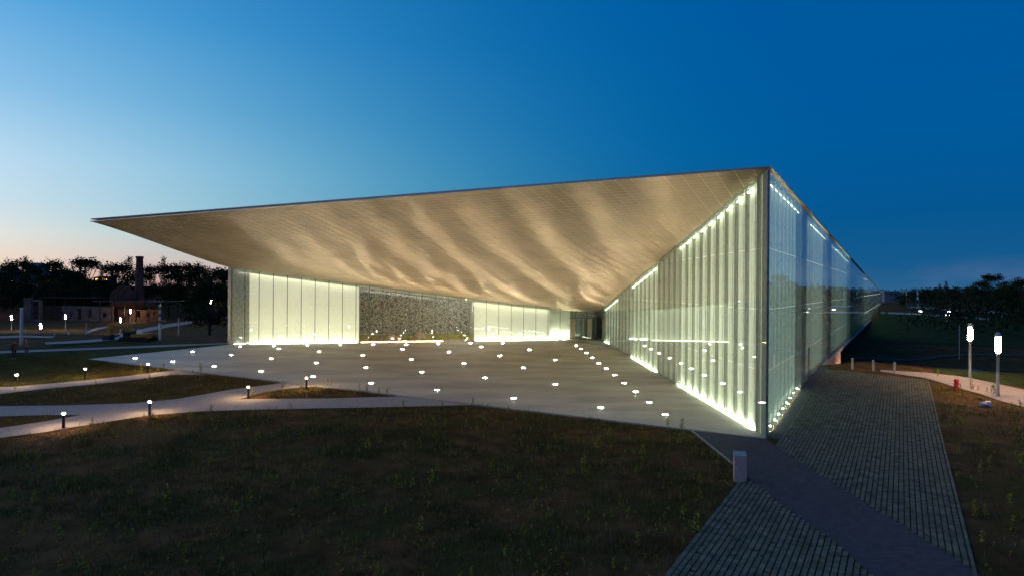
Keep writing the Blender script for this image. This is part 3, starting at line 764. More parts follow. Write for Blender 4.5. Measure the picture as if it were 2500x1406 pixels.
# ------------------------------------------------------------------ plaza uplights
ups = [(330, 875), (422, 884), (470, 859), (523, 895), (564, 867), (586, 846), (637, 907), (662, 876), (680, 852), (668, 845), (772, 886), (779, 859), (750, 843), (764, 920),
       (831, 842), (885, 868), (893, 898), (911, 841), (906, 936), (983, 853), (991, 841), (1004, 878), (1030, 909), (1070, 839), (1096, 860), (1067, 953), (1133, 888), (1149, 838), (1175, 847),
       (1184, 923), (1220, 869), (1227, 838), (1254, 973), (1278, 898), (1293, 854), (1356, 879), (1356, 939), (1467, 996), (1407, 844), (1418, 852), (1432, 862), (1446, 874), (1462, 887), (1480, 900),
       (1501, 916), (1524, 936), (1552, 957), (1585, 983), (1624, 1013)]
UL = empty('ground_uplight')
m = MB(); m.lathe(0, 0, [(.20, -.02), (.20, .014), (.178, .020), (.172, .004)], 16); m.mk('rim', 'metal', UL)
m = MB(); m.lathe(0, 0, [(.168, -.01), (.168, .008), (.14, .024), (.08, .037), (.02, .041)], 16); m.mk('lens', 'uplight', UL)
first = True
for px_, py_ in ups:
    p = gp(px_, py_)
    o = UL if first else dup(UL, (0, 0, 0))
    o.location = (p.x, p.y, p.z+.034)
    row = px_ > 1400 and px_ != 1467
    tag(o, 'round uplight in the diagonal row on the plaza beside the striped glass facade' if row else 'round uplight shining from the open plaza paving', 'uplight', 'uplights in the row by the facade' if row else 'uplights scattered over the plaza')
    first = False

# ------------------------------------------------------------------ bollard lights by the paths
BO = empty('bollard_light')
m = MB(); m.box(0, 0, .36, .13, .13, .74); m.mk('post', 'dark_metal', BO)
m = MB(); m.box(0, 0, .775, .12, .12, .075); m.mk('light_band', 'bollard_light', BO)
m = MB(); m.box(0, 0, .835, .16, .16, .04); m.mk('cap', 'dark_metal', BO)
bl = [((40, 940), 'bollard light on the lawn edge where the upper path runs out of sight', ), ((208, 924), 'bollard light midway along the upper path beside weedy grass'), ((361, 911), 'bollard light beside the upper path closest to the plaza tip'),
      ((155, 1044), 'bollard light on the lower path beside the grass wedge'), ((365, 1012), 'bollard light at the bend of the lower path by the dark field'),
      ((606, 972), 'bollard light at the sharp tip of the triangular island between the paths'), ((748, 948), 'bollard light at the plaza edge on the triangular island')]
for i, b_ in enumerate(bl):
    p = gp(*b_[0]); o = BO if i == 0 else dup(BO, (0, 0, 0), .4)
    o.location = (p.x, p.y, p.z); tag(o, b_[1], 'bollard light', 'bollard lights along the paths')

# ------------------------------------------------------------------ lamp posts
def lamp_proto(far=False):
    L_ = empty('lamp_post')
    m = MB(); m.lathe(0, 0, [(.16, -.1), (.16, .04), (.105, .06), (.10, 2.85), (.115, 2.87), (.115, 3.02)], 14); m.mk('pole', 'pole_metal', L_, True)
    m = MB(); m.lathe(0, 0, [(.13, 3.03), (.165, 3.12), (.165, 4.0), (.13, 4.10)], 16); m.mk('lantern', 'lantern_far' if far else 'lantern', L_, True)
    m = MB(); m.lathe(0, 0, [(.10, 4.11), (.22, 4.14), (.23, 4.18), (.13, 4.40), (.05, 4.42)], 14); m.mk('cap', 'pole_metal', L_)
    return L_
LP = lamp_proto()
LF = lamp_proto(True)
for i, (px_, py_, lb) in enumerate([(2368, 920, 'lit lamp post on the far side of the footpath next to the pond'), (2436, 966, 'lit lamp post on the near side of the footpath behind the red hydrant')]):
    p = gp(px_, py_); o = LP if i == 0 else dup(LP, (0, 0, 0)); o.location = p; tag(o, lb, 'lamp post', 'lamp posts by the pond footpath')
for i, (px_, top, lb) in enumerate([(28, 767, 'lit lamp post by the low ruined wall with an orange end'), (99, 786, 'lit lamp post standing alone on the dark lower lawn'), (160, 766, 'lit lamp post in front of the end of the ruined wall'),
                               (294, 773, 'lit lamp post rising behind the boom of the excavator'), (318, 754, 'lit lamp post right of the ruined doorway, up the pale track'), (515, 731, 'lamp post half hidden by a dark tree near the building')]):
    # distance at which a 4.4 m lamp on the land reaches that height
    best = None; y = 122. if px_ < 500 else 168.
    while y < 240:
        q = at(px_, top, y); e_ = abs(q.z-4.4-G(q.x, q.y))
        if best is None or e_ < best[0]: best = (e_, q)
        y += .5
    q = best[1]; o = LF if i == 0 else dup(LF, (0, 0, 0)); o.location = (q.x, q.y, q.z-4.4); tag(o, lb, 'lamp post', 'lamp posts of the lower park')

# ------------------------------------------------------------------ plain poles
def pole(px_, ytop, ybase, y, r, label, arm=False, group='bare poles'):
    b_ = at(px_, ybase, y); t_ = at(px_, ytop, y); h = t_.z-b_.z
    o = empty('pole', (b_.x, b_.y, b_.z))
    m = MB(); m.lathe(b_.x, b_.y, [(r*1.1, b_.z-1.5), (r, b_.z+.1), (r*.85, t_.z)], 10); m.mk('shaft', 'pole_metal', o, True)
    m = MB(); m.lathe(b_.x, b_.y, [(r*1.15, t_.z), (r*1.15, t_.z+.08)], 10); m.mk('cap', 'metal', o)
    if arm:
        for k in range(3):
            m = MB(); m.lathe(b_.x, b_.y, [(r*1.25, t_.z-.55-k*.8), (r*1.25, t_.z-.25-k*.8)], 10); m.mk('spotlight_head', 'dark_metal', o)
        m = MB(); m.box(b_.x+.35, b_.y, t_.z-1.9, .7, .08, .1); m.mk('arm', 'pole_metal', o)
    tag(o, label, 'pole', group); return o
pole(52, 753, 850, 78, .17, 'thick pale pole with a camera rising behind the footpath near two people', False)
pole(390, 745, 840, 84, .16, 'tall pale pole with stacked spotlights and a side arm behind the grass', True)
pole(436, 778, 828, 92, .09, 'thin bare pole on the grass bank left of the building', False)
pole(211, 790, 832, 112, .10, 'thin bare pole beside the pale track in front of the ruins', False)
pole(62, 802, 838, 110, .07, 'short thin pole right beside the thick camera pole', False)
pole(348, 806, 834, 118, .09, 'short thin pole beside the cab of the excavator', False)
pole(2342, 795, 862, 100, .06, 'thin pole by the valley path beyond the pond', False)
pole(2241, 713, 752, 215, .3, 'tall pale pole beside the far road, the thicker of a pair', False)
pole(2213, 713, 740, 230, .2, 'tall pale pole beside the far sports frame, the thinner of a pair', False)
pole(2447, 770, 793, 150, .14, 'short pale post near the bushes beyond the pond', False)
pole(2312, 778, 796, 140, .08, 'low pale post at the bend below the parked car', False)
# small twin posts on the paving crest
PP = empty('twin_post')
for sx in (-.05, .05):
    m = MB(); m.box(sx, 0, .42, .05, .09, .92); m.mk('upright', 'pole_metal', PP)
m = MB(); m.box(0, 0, .895, .17, .1, .03); m.mk('cap', 'metal', PP)
for i, (px_, py_, lb) in enumerate([(2081, 900, 'twin steel post on the paving crest closest to the glowing undercroft'), (2132, 904, 'middle one of three twin steel posts on the paving crest'), (2184, 909, 'twin steel post on the paving crest where the lit footpath starts')]):
    p = gp(px_, py_); o = PP if i == 0 else dup(PP, (0, 0, 0)); o.location = p; o.rotation_euler.z = .2; tag(o, lb, 'post', 'twin posts on the paving crest')

# ------------------------------------------------------------------ hydrant, bag, litter bin
p = gp(2335, 951); hy = empty('hydrant', p)
m = MB(); m.lathe(p.x, p.y, [(.20, p.z-.05), (.20, p.z+.10), (.15, p.z+.12), (.14, p.z+.62), (.17, p.z+.64)], 12); m.mk('body', 'red_paint', hy)
m = MB(); m.lathe(p.x, p.y, [(.19, p.z+.645), (.19, p.z+.70), (.12, p.z+.78), (.03, p.z+.82)], 12); m.mk('bonnet', 'red_paint', hy)
for sx in (-1, 1):
    m = MB(); m.tube((p.x+sx*.12, p.y, p.z+.45), (p.x+sx*.21, p.y, p.z+.45), .05, .05, 8); m.mk('nozzle', 'red_paint', hy)
tag(hy, 'red hydrant standing between dark soil and the lit footpath', 'hydrant')
p = gp(2408, 990); bm = bmesh.new(); bmesh.ops.create_icosphere(bm, subdivisions=3, radius=.28)
for v in bm.verts:
    v.co *= 1+.55*mnoise.noise(v.co*6); v.co.x *= 1.3; v.co.z = max(-.1, v.co.z*.7)
me = bpy.data.meshes.new('plastic_bag'); bm.to_mesh(me); bm.free(); me.materials.append(MATS['white_plastic'])
o = link(bpy.data.objects.new('plastic_bag', me)); o.location = (p.x, p.y, p.z+.1); tag(o, 'crumpled white plastic bag lying on dark soil near the footpath', 'plastic bag')
p = gp(1811, 1176); lb_ = empty('litter_bin', p)
bw_, bh_ = .47, 1.06
rzb = R(-12)
m = MB(); m.box(p.x, p.y+.24, p.z+bh_/2-.03, bw_, bw_, bh_, rzb); m.mk('body', 'stone', lb_)
c_, s_ = math.cos(rzb), math.sin(rzb)
def rot(x, y): return (p.x+x*c_-y*s_, p.y+.24+x*s_+y*c_)
hb = bw_/2+.01; zt = p.z+bh_-.03
q = [rot(-hb, -hb), rot(hb, -hb), rot(hb, hb), rot(-hb, hb)]
m = MB(); m.hexa([(x, y, zt+.002) for x, y in q], [(q[0][0], q[0][1], zt+.03), (q[1][0], q[1][1], zt+.03), (q[2][0], q[2][1], zt+.12), (q[3][0], q[3][1], zt+.12)]); m.mk('lid', 'smooth_concrete', lb_)
q = [rot(bw_/2+.004, -.13), rot(bw_/2+.004, .13)]
m = MB(); m.add([(q[0][0], q[0][1], zt-.30), (q[1][0], q[1][1], zt-.30), (q[1][0], q[1][1], zt-.06), (q[0][0], q[0][1], zt-.06)], [(0, 1, 2, 3)]); m.mk('opening', 'rubber', lb_)
tag(lb_, 'square stone litter bin with slanted lid at the edge of the asphalt path', 'litter bin')

# ------------------------------------------------------------------ plants
def blades(name, pts, mat, h0, h1, w, per, spread, kindv='stuff', parent=None, label=None):
    V = []; F = []
    for (x, y, sc_) in pts:
        for k in range(per):
            bx = x+random.gauss(0, spread); by = y+random.gauss(0, spread); bz = G(bx, by)-.03; h = random.uniform(h0, h1)*sc_
            a_ = random.uniform(0, math.pi); dx = math.cos(a_)*w; dy = math.sin(a_)*w; lx = random.gauss(0, .3)*h; ly = random.gauss(0, .3)*h; i = len(V)
            V += [(bx-dx, by-dy, bz), (bx+dx, by+dy, bz), (bx+lx*.5+dx*.7, by+ly*.5+dy*.7, bz+h*.6), (bx+lx, by+ly, bz+h)]
            F += [(i, i+1, i+2), (i, i+2, i+3)]
    o = mk(name, V, F, mat)
    o['kind'] = kindv
    if label: o['label'] = label
    return o
field = [(p.x, p.y) for p in g2([(-80, 1080), (0, 1070), (110, 1056), (250, 1033), (365, 1016), (480, 1007), (800, 999), (1165, 990), (1300, 1007), (1688, 1053), (1796, 1140), (1796, 1178), (1622, 1405), (1590, 1450), (-80, 1450)])]
isl1 = [(p.x, p.y) for p in g2([(-40, 966), (120, 950), (250, 938), (420, 915), (505, 916), (680, 934), (560, 949), (430, 972), (320, 982), (0, 989), (-40, 990)])]
isl2 = [(p.x, p.y) for p in g2([(590, 973), (650, 958), (770, 942), (980, 966)])]
isl3 = [(p.x, p.y) for p in g2([(-40, 1018), (195, 1013), (110, 1026), (-40, 1050)])]
lawnp = [(p.x, p.y) for p in g2([(-40, 868), (200, 858), (205, 880), (430, 902), (200, 927), (-40, 948)])]
rightf = [P(-24, PW+.2), P(27, PW+.2), (p := gp(2330, 950)).xy[:], gp(2440, 985).xy[:], gp(2560, 1020).xy[:], P(-24, 26)]
def scatter(poly, dens):
    x0 = min(p[0] for p in poly); x1 = max(p[0] for p in poly); y0 = max(15, min(p[1] for p in poly)); y1 = max(p[1] for p in poly)
    out = []
    for _ in range(int((x1-x0)*(y1-y0)*dens)):
        x = random.uniform(x0, x1); y = random.uniform(y0, y1)
        if abs(x)/y < .80 and inpoly(x, y, poly): out.append((x, y))
    return out
def patchy(pts, sc_, thr):
    return [(x, y, .6+.8*max(0, mnoise.noise((x*sc_, y*sc_, 3.1))+.3)) for x, y in pts if mnoise.noise((x*sc_, y*sc_, 0))+random.gauss(0, .25) > thr]
fs = scatter(field, 40)
blades('field_grass', patchy(fs, .35, .05), 'blade', .05, .20, .011, 4, .09, label='sparse weeds and grass sprouting over the dark soil field')
blades('dry_stalks', patchy(scatter(field, 4), .5, .1), 'dryblade', .15, .45, .007, 3, .08)
blades('field_grass', patchy(scatter(isl1, 26)+scatter(isl2, 22)+scatter(isl3, 22), .4, -.3), 'blade', .08, .25, .012, 4, .09)
blades('lawn_grass', patchy(scatter(lawnp, 26), .3, -.9), 'blade', .08, .22, .014, 4, .09)
blades('field_grass', patchy(scatter(rightf, 16), .35, -.1), 'blade', .06, .22, .012, 4, .09)
def sprigs(name, pts):
    V = []; F = []
    for (x, y, sc_) in pts:
        h = random.uniform(.08, .34)*sc_; g_ = G(x, y)-.03
        for k in range(9):
            z = h*random.uniform(.25, 1); a_ = random.uniform(0, 6.28); r_ = h*.3*random.random(); c_ = Vector((x+r_*math.cos(a_), y+r_*math.sin(a_), g_+z)); n_ = Vector((random.gauss(0, 1), random.gauss(0, 1), 1)).normalized()
            t_ = n_.orthogonal().normalized(); b_ = n_.cross(t_); L_ = random.uniform(.018, .042); i = len(V); V += [c_-t_*L_, c_+b_*L_*.5, c_+t_*L_, c_-b_*L_*.5]; F.append((i, i+1, i+2, i+3))
    kind(mk(name, V, F, 'weedleaf'), 'stuff')
sprigs('seedlings', patchy(scatter(field, 6)+scatter(rightf, 4)+scatter(isl1, 4)+scatter(isl2, 5), .6, .0))
# tufts in the paver joints
jt = []
for _ in range(9000):
    s = random.uniform(-22, 26); k = random.randint(0, 115); nn = PW-.029-k*PN
    x, y = P(s, nn)
    if y < 16 or not ((nn > .8 and inpoly(x, y, regR)) or inpoly(x, y, regL)): continue
    if mnoise.noise((x*.45, y*.45, 5))+random.gauss(0, .2) > .02: jt.append((x, y, 1))
blades('joint_grass', jt, 'blade', .05, .11, .012, 7, .04)
# leafy weeds
def weed(seed, h):
    random.seed(seed); w = empty('weed'); m = MB()
    for k in range(3):
        a_ = random.uniform(0, 6.28); m.tube((0, 0, -.03), (.12*math.cos(a_)*h, .12*math.sin(a_)*h, h*random.uniform(.75, 1)), .008, .004, 4)
    m.mk('stem', 'bark', w); V = []; F = []
    for k in range(46):
        z = h*(random.random()**.7)*1.02+.04; a_ = random.uniform(0, 6.28); r_ = h*.22*random.random()**.5*(1.2-z/h*.5)
        c_ = Vector((r_*math.cos(a_), r_*math.sin(a_), z)); n_ = Vector((random.gauss(0, 1), random.gauss(0, 1), 1.2)).normalized(); t_ = n_.orthogonal().normalized(); b_ = n_.cross(t_); L_ = h*random.uniform(.07, .13); i = len(V)
        V += [c_-t_*L_, c_+b_*L_*.45, c_+t_*L_, c_-b_*L_*.45]; F.append((i, i+1, i+2, i+3))
    mk('leaves', V, F, 'weedleaf', w); random.seed(seed+100); return w
protos = [weed(11, .55), weed(12, .75), weed(13, .42)]
for w in protos: w.location = (0, 0, 0)
spots = []
edge_px = [(470, 911), (490, 909), (365, 926), (233, 938), (615, 965), (660, 960), (690, 958), (735, 960), (785, 946), (800, 941), (808, 942), (830, 948), (878, 950), (895, 955), (925, 959), (945, 963),
           (38, 952), (300, 915), (330, 912), (345, 905), (385, 905), (400, 900), (1155, 986), (1080, 992), (985, 994), (1665, 1050), (1630, 1040), (2345, 947), (2372, 952), (2388, 953), (2410, 958), (2425, 962), (2470, 990), (2490, 1000), (2290, 918), (2250, 912)]
edge_px = [(int(p_[0]), p_[1]) for p_ in edge_px]
for p_ in edge_px: spots.append((gp(*p_), random.choice((.6, .8, 1.0)), 'leafy weed growing at the border between soil and paving', 'weeds along the paving borders'))
random.seed(5)
fpts = scatter(field, .6); random.shuffle(fpts)
for x, y in fpts[:260]: spots.append((Vector((x, y, G(x, y)-.03)), random.uniform(.28, .8), 'leafy green weed growing in the dark soil field', 'weeds in the soil field'))
rp_ = scatter(rightf, .4); random.shuffle(rp_)
for x, y in rp_[:45]: spots.append((Vector((x, y, G(x, y)-.03)), random.uniform(.5, .95), 'leafy weed in the soil right of the grass pavers', 'weeds beside the pavers'))
used = [False]*3
for i, (p, sc_, lb, gr) in enumerate(spots):
    k = i % 3
    if not used[k]:
        o = protos[k]; used[k] = True; o.location = p; o.rotation_euler.z = random.uniform(0, 6); o.scale = (sc_,)*3
    else: o = dup(protos[k], p, random.uniform(0, 6), sc_)
    tag(o, lb, 'weed', gr)

# ------------------------------------------------------------------ trees
def tree_proto(seed, kindt, h, leafmat):
    random.seed(seed); t_ = empty('tree'); m = MB(); V = []; F = []
    def leaf(c, L_):
        n_ = Vector((random.gauss(0, 1), random.gauss(0, 1), random.gauss(0, 1))).normalized(); a_ = n_.orthogonal().normalized(); b_ = n_.cross(a_); i = len(V)
        V.extend([c-a_*L_, c+b_*L_*.6, c+a_*L_, c-b_*L_*.6]); F.append((i, i+1, i+2, i+3))
    if kindt == 'round':
        m.tube((0, 0, -.5), (0, 0, h*.4), h*.026, h*.018, 8)
        for k in range(26):
            a_ = random.uniform(0, 6.28); zz_ = random.uniform(.28, .97); rr_ = h*.40*math.sin(math.pi*min(1, max(.08, (zz_-.10)/.95)))**.7*random.uniform(.35, 1)
            c = Vector((rr_*math.cos(a_), rr_*math.sin(a_), zz_*h)); m.tube((0, 0, h*random.uniform(.2, .45)), tuple(c), h*.009, h*.003, 4)
            cr = h*random.uniform(.07, .13)
            for q in range(170): leaf(c+Vector((random.gauss(0, .6), random.gauss(0, .6), random.gauss(0, .45)))*cr, h*random.uniform(.012, .024))
    elif kindt == 'birch':
        m.tube((0, 0, -.5), (0, 0, h*.9), h*.016, h*.004, 8)
        for k in range(24):
            a_ = random.uniform(0, 6.28); zz_ = random.uniform(.35, 1.0); rr_ = h*.17*(1.15-zz_)**.6*random.uniform(.3, 1)
            c = Vector((rr_*math.cos(a_), rr_*math.sin(a_), zz_*h)); m.tube((0, 0, zz_*h*.85), tuple(c), h*.006, h*.002, 4)
            for q in range(45): leaf(c+Vector((random.gauss(0, .5), random.gauss(0, .5), random.gauss(-.3, .8)))*h*.05, h*random.uniform(.009, .018))
    else:
        m.tube((0, 0, -.5), (0, 0, h), h*.018, h*.003, 8)
        for k in range(44):
            zz_ = .12+.86*k/44; rr_ = h*.19*(1.02-zz_)*random.uniform(.65, 1.1)+.1
            for w_ in range(5):
                a_ = random.uniform(0, 6.28); e_ = Vector((rr_*math.cos(a_), rr_*math.sin(a_), zz_*h-.25*rr_))
                for q in range(9):
                    f = random.uniform(.2, 1); leaf(Vector((e_.x*f, e_.y*f, zz_*h-.25*rr_*f))+Vector((random.gauss(0, .15), random.gauss(0, .15), random.gauss(0, .12))), h*random.uniform(.012, .022))
    m.mk('trunk', 'bark', t_); mk('crown', V, F, leafmat, t_); return t_
TP = {'round0': tree_proto(1, 'round', 12, 'leaf'), 'round1': tree_proto(2, 'round', 12, 'darkleaf'), 'round2': tree_proto(3, 'round', 12, 'leaf'), 'birch': tree_proto(4, 'birch', 15, 'leaf'), 'fir': tree_proto(5, 'fir', 14, 'darkleaf')}
TH = {'round0': 12, 'round1': 12, 'round2': 12, 'birch': 15, 'fir': 14}
tused = {}
def tree(kind_, px_, ytop, y, wscale, label, group):
    t_ = at(px_, ytop, y); g_ = G(t_.x, t_.y); h = max(2.5, t_.z-g_); k = h/TH[kind_]
    sc_ = (k*wscale, k*wscale, k)
    if kind_ not in tused: o = TP[kind_]; tused[kind_] = 1; o.location = (t_.x, t_.y, g_); o.scale = sc_; o.rotation_euler.z = random.uniform(0, 6)
    else: o = dup(TP[kind_], (t_.x, t_.y, g_), random.uniform(0, 6), sc_)
    tag(o, label, 'tree', group); return o
LG = 'trees on the rise beyond the ruins'
random.seed(21)
tl = [('round1', 20, 650, 300, 1.0, 'dark spreading tree in front of the pale house'), ('round2', 48, 640, 290, 1.1, 'broad tree left of the pointed roof'), ('birch', 66, 629, 292, .9, 'slender ragged tree top rising beside the pointed roof'),
      ('round0', 118, 640, 285, 1.15, 'domed tree standing above the blue roofs'), ('fir', 158, 656, 280, 1.0, 'small pointed conifer between the blue roof and the big dark tree'),
      ('round1', 203, 638, 275, 1.2, 'big dark tree left of the orange lights'), ('round2', 180, 668, 270, 1.2, 'low bushy tree below the big dark tree'), ('birch', 252, 652, 300, 1.0, 'thin tree just above the orange lights'), ('birch', 275, 662, 310, 1.0, 'faint slim tree left of the chimney'),
      ('round1', 290, 650, 262, 1.25, 'dense dark tree right behind the ruined gable'), ('birch', 312, 629, 285, 1.1, 'tall leafy tree top just left of the chimney'), ('round0', 352, 652, 285, .9, 'dark tree directly behind the chimney'),
      ('birch', 366, 668, 320, .8, 'sparse thin tree right of the chimney'), ('birch', 376, 650, 315, .75, 'lone slim tree with a bare trunk against the sunset'), ('birch', 402, 630, 285, .85, 'tall narrow tree top above the dark grove'),
      ('round1', 412, 652, 262, 1.1, 'dark domed tree of the grove right of the chimney'), ('birch', 435, 650, 280, .8, 'narrow tree between two dark crowns of the grove'), ('round2', 455, 650, 262, 1.0, 'dark tree in the middle of the grove'),
      ('fir', 464, 642, 275, .9, 'pointed conifer tip above the grove'), ('round0', 497, 651, 265, 1.1, 'rounded tree with an open crown in the grove'), ('round1', 530, 662, 250, 1.1, 'dark tree of the grove beside the museum wall'),
      ('fir', 547, 664, 245, 1.0, 'conifer tip next to the museum wall'), ('round0', 512, 690, 160, 1.25, 'low broad tree on the bank with a lamp behind it'), ('round1', 566, 668, 230, 1.1, 'dark tree cut off by the museum wall'),
      ('round1', -10, 672, 230, 1.1, 'dark tree at the edge of the rise beside the low ruined wall'), ('round2', 125, 692, 250, 1.1, 'low dark tree in front of the red gable'), ('round1', 232, 688, 255, 1.2, 'low dark tree right under the orange lights')]
for a_ in tl: tree(*a_, LG)
RG = 'trees beyond the pond'
tr = [('round1', 2425, 675, 190, 1.1, 'tall dark tree crown standing out above the right tree line'), ('round0', 2470, 690, 170, 1.2, 'broad dark tree beyond the pond at the wood edge'), ('round1', 2500, 684, 150, 1.2, 'big dark tree right of the pond path'),
      ('round2', 2395, 690, 200, 1.2, 'lower dark tree left of the tall crown'), ('birch', 2293, 694, 180, .7, 'faint slender sapling left of its twin by the far road'), ('birch', 2312, 688, 178, .7, 'taller faint sapling by the far road near the car'),
      ('round1', 2450, 722, 160, 1.2, 'bushy dark tree low beside the far road'), ('round2', 2360, 704, 230, 1.3, 'rounded dark tree behind the far road'), ('round1', 2330, 707, 250, 1.3, 'dark tree behind the parked car'),
      ('round1', 2545, 712, 140, 1.0, 'dark tree close to the pond bank'), ('round2', 2205, 722, 215, 1.4, 'low shrubby tree in front of the grey slab building'), ('round1', 2260, 708, 270, 1.4, 'dark tree behind the pale poles')]
for a_ in tr: tree(*a_, RG)
# far-off woods: read as one mass
random.seed(33)
V = []; F = []
def mass(x, y, h, w):
    g_ = G(x, y)
    for q in range(130):
        c = Vector((x+random.gauss(0, w*.33), y+random.gauss(0, w*.3), g_+h*random.random()**.55)); L_ = h*random.uniform(.05, .10)
        n_ = Vector((random.gauss(0, 1), random.gauss(0, 1), random.gauss(0, .6))).normalized(); a_ = n_.orthogonal().normalized(); b_ = n_.cross(a_); i = len(V)
        V.extend([c-a_*L_, c+b_*L_*.7, c+a_*L_, c-b_*L_*.7]); F.append((i, i+1, i+2, i+3))
for k in range(420):                               # wood behind the airfield and round to the right
    a_ = R(random.uniform(24, 112)); d_ = random.uniform(330, 430); x, y = d_*math.sin(a_), d_*math.cos(a_)
    mass(x, y, random.uniform(4.0, 6.6)+2.2*mnoise.noise((a_*9, 0, 0)), 12)
for k in range(330):                               # hill wood on the left
    a_ = R(random.uniform(-62, -20)); d_ = random.uniform(340, 420); x, y = d_*math.sin(a_), d_*math.cos(a_); mass(x, y, random.uniform(2.5, 5)+2*mnoise.noise((a_*14, 0, 0)), 14)
for k in range(150):                               # closer scrub on the right, beyond the pond
    a_ = R(random.uniform(31, 75)); d_ = random.uniform(150, 230); x, y = d_*math.sin(a_), d_*math.cos(a_); mass(x, y, random.uniform(2, 5), 8)
o = kind(mk('distant_wood', V, F, 'darkleaf'), 'stuff'); o['label'] = 'dark distant woods along the horizon'

# ------------------------------------------------------------------ ruins and houses on the left
def Wp(px_, py_, y): return at(px_, py_, y)
RU = empty('ruined_distillery', Wp(220, 782, 236)); tag(RU, 'ruined brick building with empty window holes and flat wet roofs', 'ruin')
def wall_with_holes(name, pxa, pxb, ytop, ybase, y, holes, mat, parent, th=.7):
    # slices between the holes, each a block; holes stay open
    m = MB(); cuts_ = sorted({pxa, pxb, *[h[0] for h in holes], *[h[1] for h in holes]})
    for a_, b_ in zip(cuts_, cuts_[1:]):
        hh = [h for h in holes if h[0] <= a_ and h[1] >= b_]
        segs = [(ybase+8, hh[0][3]), (hh[0][2], ytop(a_, b_))] if hh else [(ybase+8, ytop(a_, b_))]
        for yb, yt in segs:
            p0 = Wp(a_, yb, y); p1 = Wp(b_, yt, y); m.box((p0.x+p1.x)/2, y, (p0.z+p1.z)/2, abs(p1.x-p0.x)-.01, th, abs(p1.z-p0.z))
    return m.mk(name, mat, parent)
rag = lambda base, amp, sd: (lambda a_, b_: base+amp*mnoise.noise((a_*.11, sd, 0)))
wall_with_holes('wall', 152, 277, lambda a_, b_: 746+(a_-152)*.035+3*mnoise.noise((a_*.2, 1, 0)), 781, 232, [(170, 177, 763, 774), (191, 199, 753, 781), (217, 225, 754, 775), (249, 261, 763, 775)], 'plaster', RU)
wall_with_holes('wall', 289, 388, lambda a_, b_: 755+3*mnoise.noise((a_*.2, 2, 0)), 783, 233, [(302, 307, 768, 777), (310, 316, 762, 776), (334, 343, 758, 774), (358, 368, 762, 774), (376, 382, 760, 768)], 'brick', RU)
wall_with_holes('wall', 60, 101, lambda a_, b_: (728 if a_ < 76 else 732)+2*mnoise.noise((a_*.3, 3, 0)), 780, 228, [(78, 96, 736, 780)], 'plaster', RU, 1.2)
wall_with_holes('wall', -20, 48, rag(766, 2, 4), 780, 226, [], 'house_red', RU)
m = MB(); p0 = Wp(60, 775, 240); p1 = Wp(390, 745, 240); m.box((p0.x+p1.x)/2, 242, (p0.z+p1.z)/2-2, (p1.x-p0.x), .6, p1.z-p0.z+3); m.mk('rear_wall', 'brick', RU)
def flat_roof(pxa, pxb, py_, y, depth):
    m = MB(); a_ = Wp(pxa, py_, y); b_ = Wp(pxb, py_+.5, y); m.box((a_.x+b_.x)/2, y+depth/2, a_.z, b_.x-a_.x, depth, .18); o = m.mk('flat_roof', 'wet_roof', RU)
    for k in range(6):
        x = a_.x+(b_.x-a_.x)*(k+.5)/6; q = MB(); g_ = G(x, y+1); q.box(x, y+1, (a_.z+g_)/2-.05, .25, .25, a_.z-g_-.1); q.mk('prop', 'dark_metal', RU)
flat_roof(92, 238, 725.8, 245, 26); flat_roof(225, 402, 735, 226, 14)
# brick gable mound, rounded
m = MB(); pts = []
for k in range(15):
    f = k/14; pts.append((268+60*f, 728-31*math.sin(math.pi*min(1, .08+.84*f))**.75))
base = [Wp(p[0], 738, 238) for p in pts]; top = [Wp(p[0], p[1], 238) for p in pts]
for k in range(14):
    m.hexa([(base[k].x, 238, base[k].z-4), (base[k+1].x, 238, base[k+1].z-4), (base[k+1].x, 239.2, base[k+1].z-4), (base[k].x, 239.2, base[k].z-4)], [tuple(top[k]), tuple(top[k+1]), (top[k+1].x, 239.2, top[k+1].z), (top[k].x, 239.2, top[k].z)])
m.mk('gable', 'brick', RU)
# chimney: octagonal brick stack
c_ = Wp(340, 740, 243); t_ = Wp(340.5, 626, 243); CH = empty('chimney', c_); zb = G(c_.x, 243)-.5
m = MB(); m.lathe(c_.x, 243, [(1.75, zb), (1.65, zb+7), (1.12, t_.z-.9)], 10); m.mk('stack', 'brick', CH)
m = MB(); m.lathe(c_.x, 243, [(1.14, t_.z-.9), (1.32, t_.z-.6), (1.32, t_.z-.1), (1.0, t_.z)], 10); m.mk('crown', 'brick', CH)
tag(CH, 'tall brick chimney stack rising over the ruins against the sunset', 'chimney')
def house(name, pxa, pxb, ytop, yeave, ybase, y, wall, roofm, label, lights=()):
    a_ = Wp(pxa, ybase, y); b_ = Wp(pxb, ybase, y); e_ = Wp(pxa, yeave, y).z; r_ = Wp(pxa, ytop, y).z; h_ = empty(name, ((a_.x+b_.x)/2, y, a_.z)); g_ = min(a_.z, G(a_.x, y))-1
    m = MB(); m.box((a_.x+b_.x)/2, y+4, (g_+e_)/2, b_.x-a_.x, 8, e_-g_); m.mk('wall', wall, h_)
    m = MB(); o_ = .4; x0, x1 = a_.x-o_, b_.x+o_
    m.add([(x0, y-o_, e_), (x1, y-o_, e_), (x1, y+8+o_, e_), (x0, y+8+o_, e_), (x0+.4, y+4, r_), (x1-.4, y+4, r_)], [(0, 1, 5, 4), (2, 3, 4, 5), (1, 2, 5), (3, 0, 4), (3, 2, 1, 0)]); m.mk('roof', roofm, h_)
    for (px_, py_, w_, hh, mt) in lights:
        q = Wp(px_, py_, y); m = MB(); m.box(q.x, y-.03, q.z, w_, .08, hh); m.mk('lit_window', mt, h_)
    tag(h_, label, 'house'); return h_
house('house', -12, 31, 654, 665, 690, 330, 'house_white', 'house_white', 'pale blue-white house half hidden by the spreading tree', [])
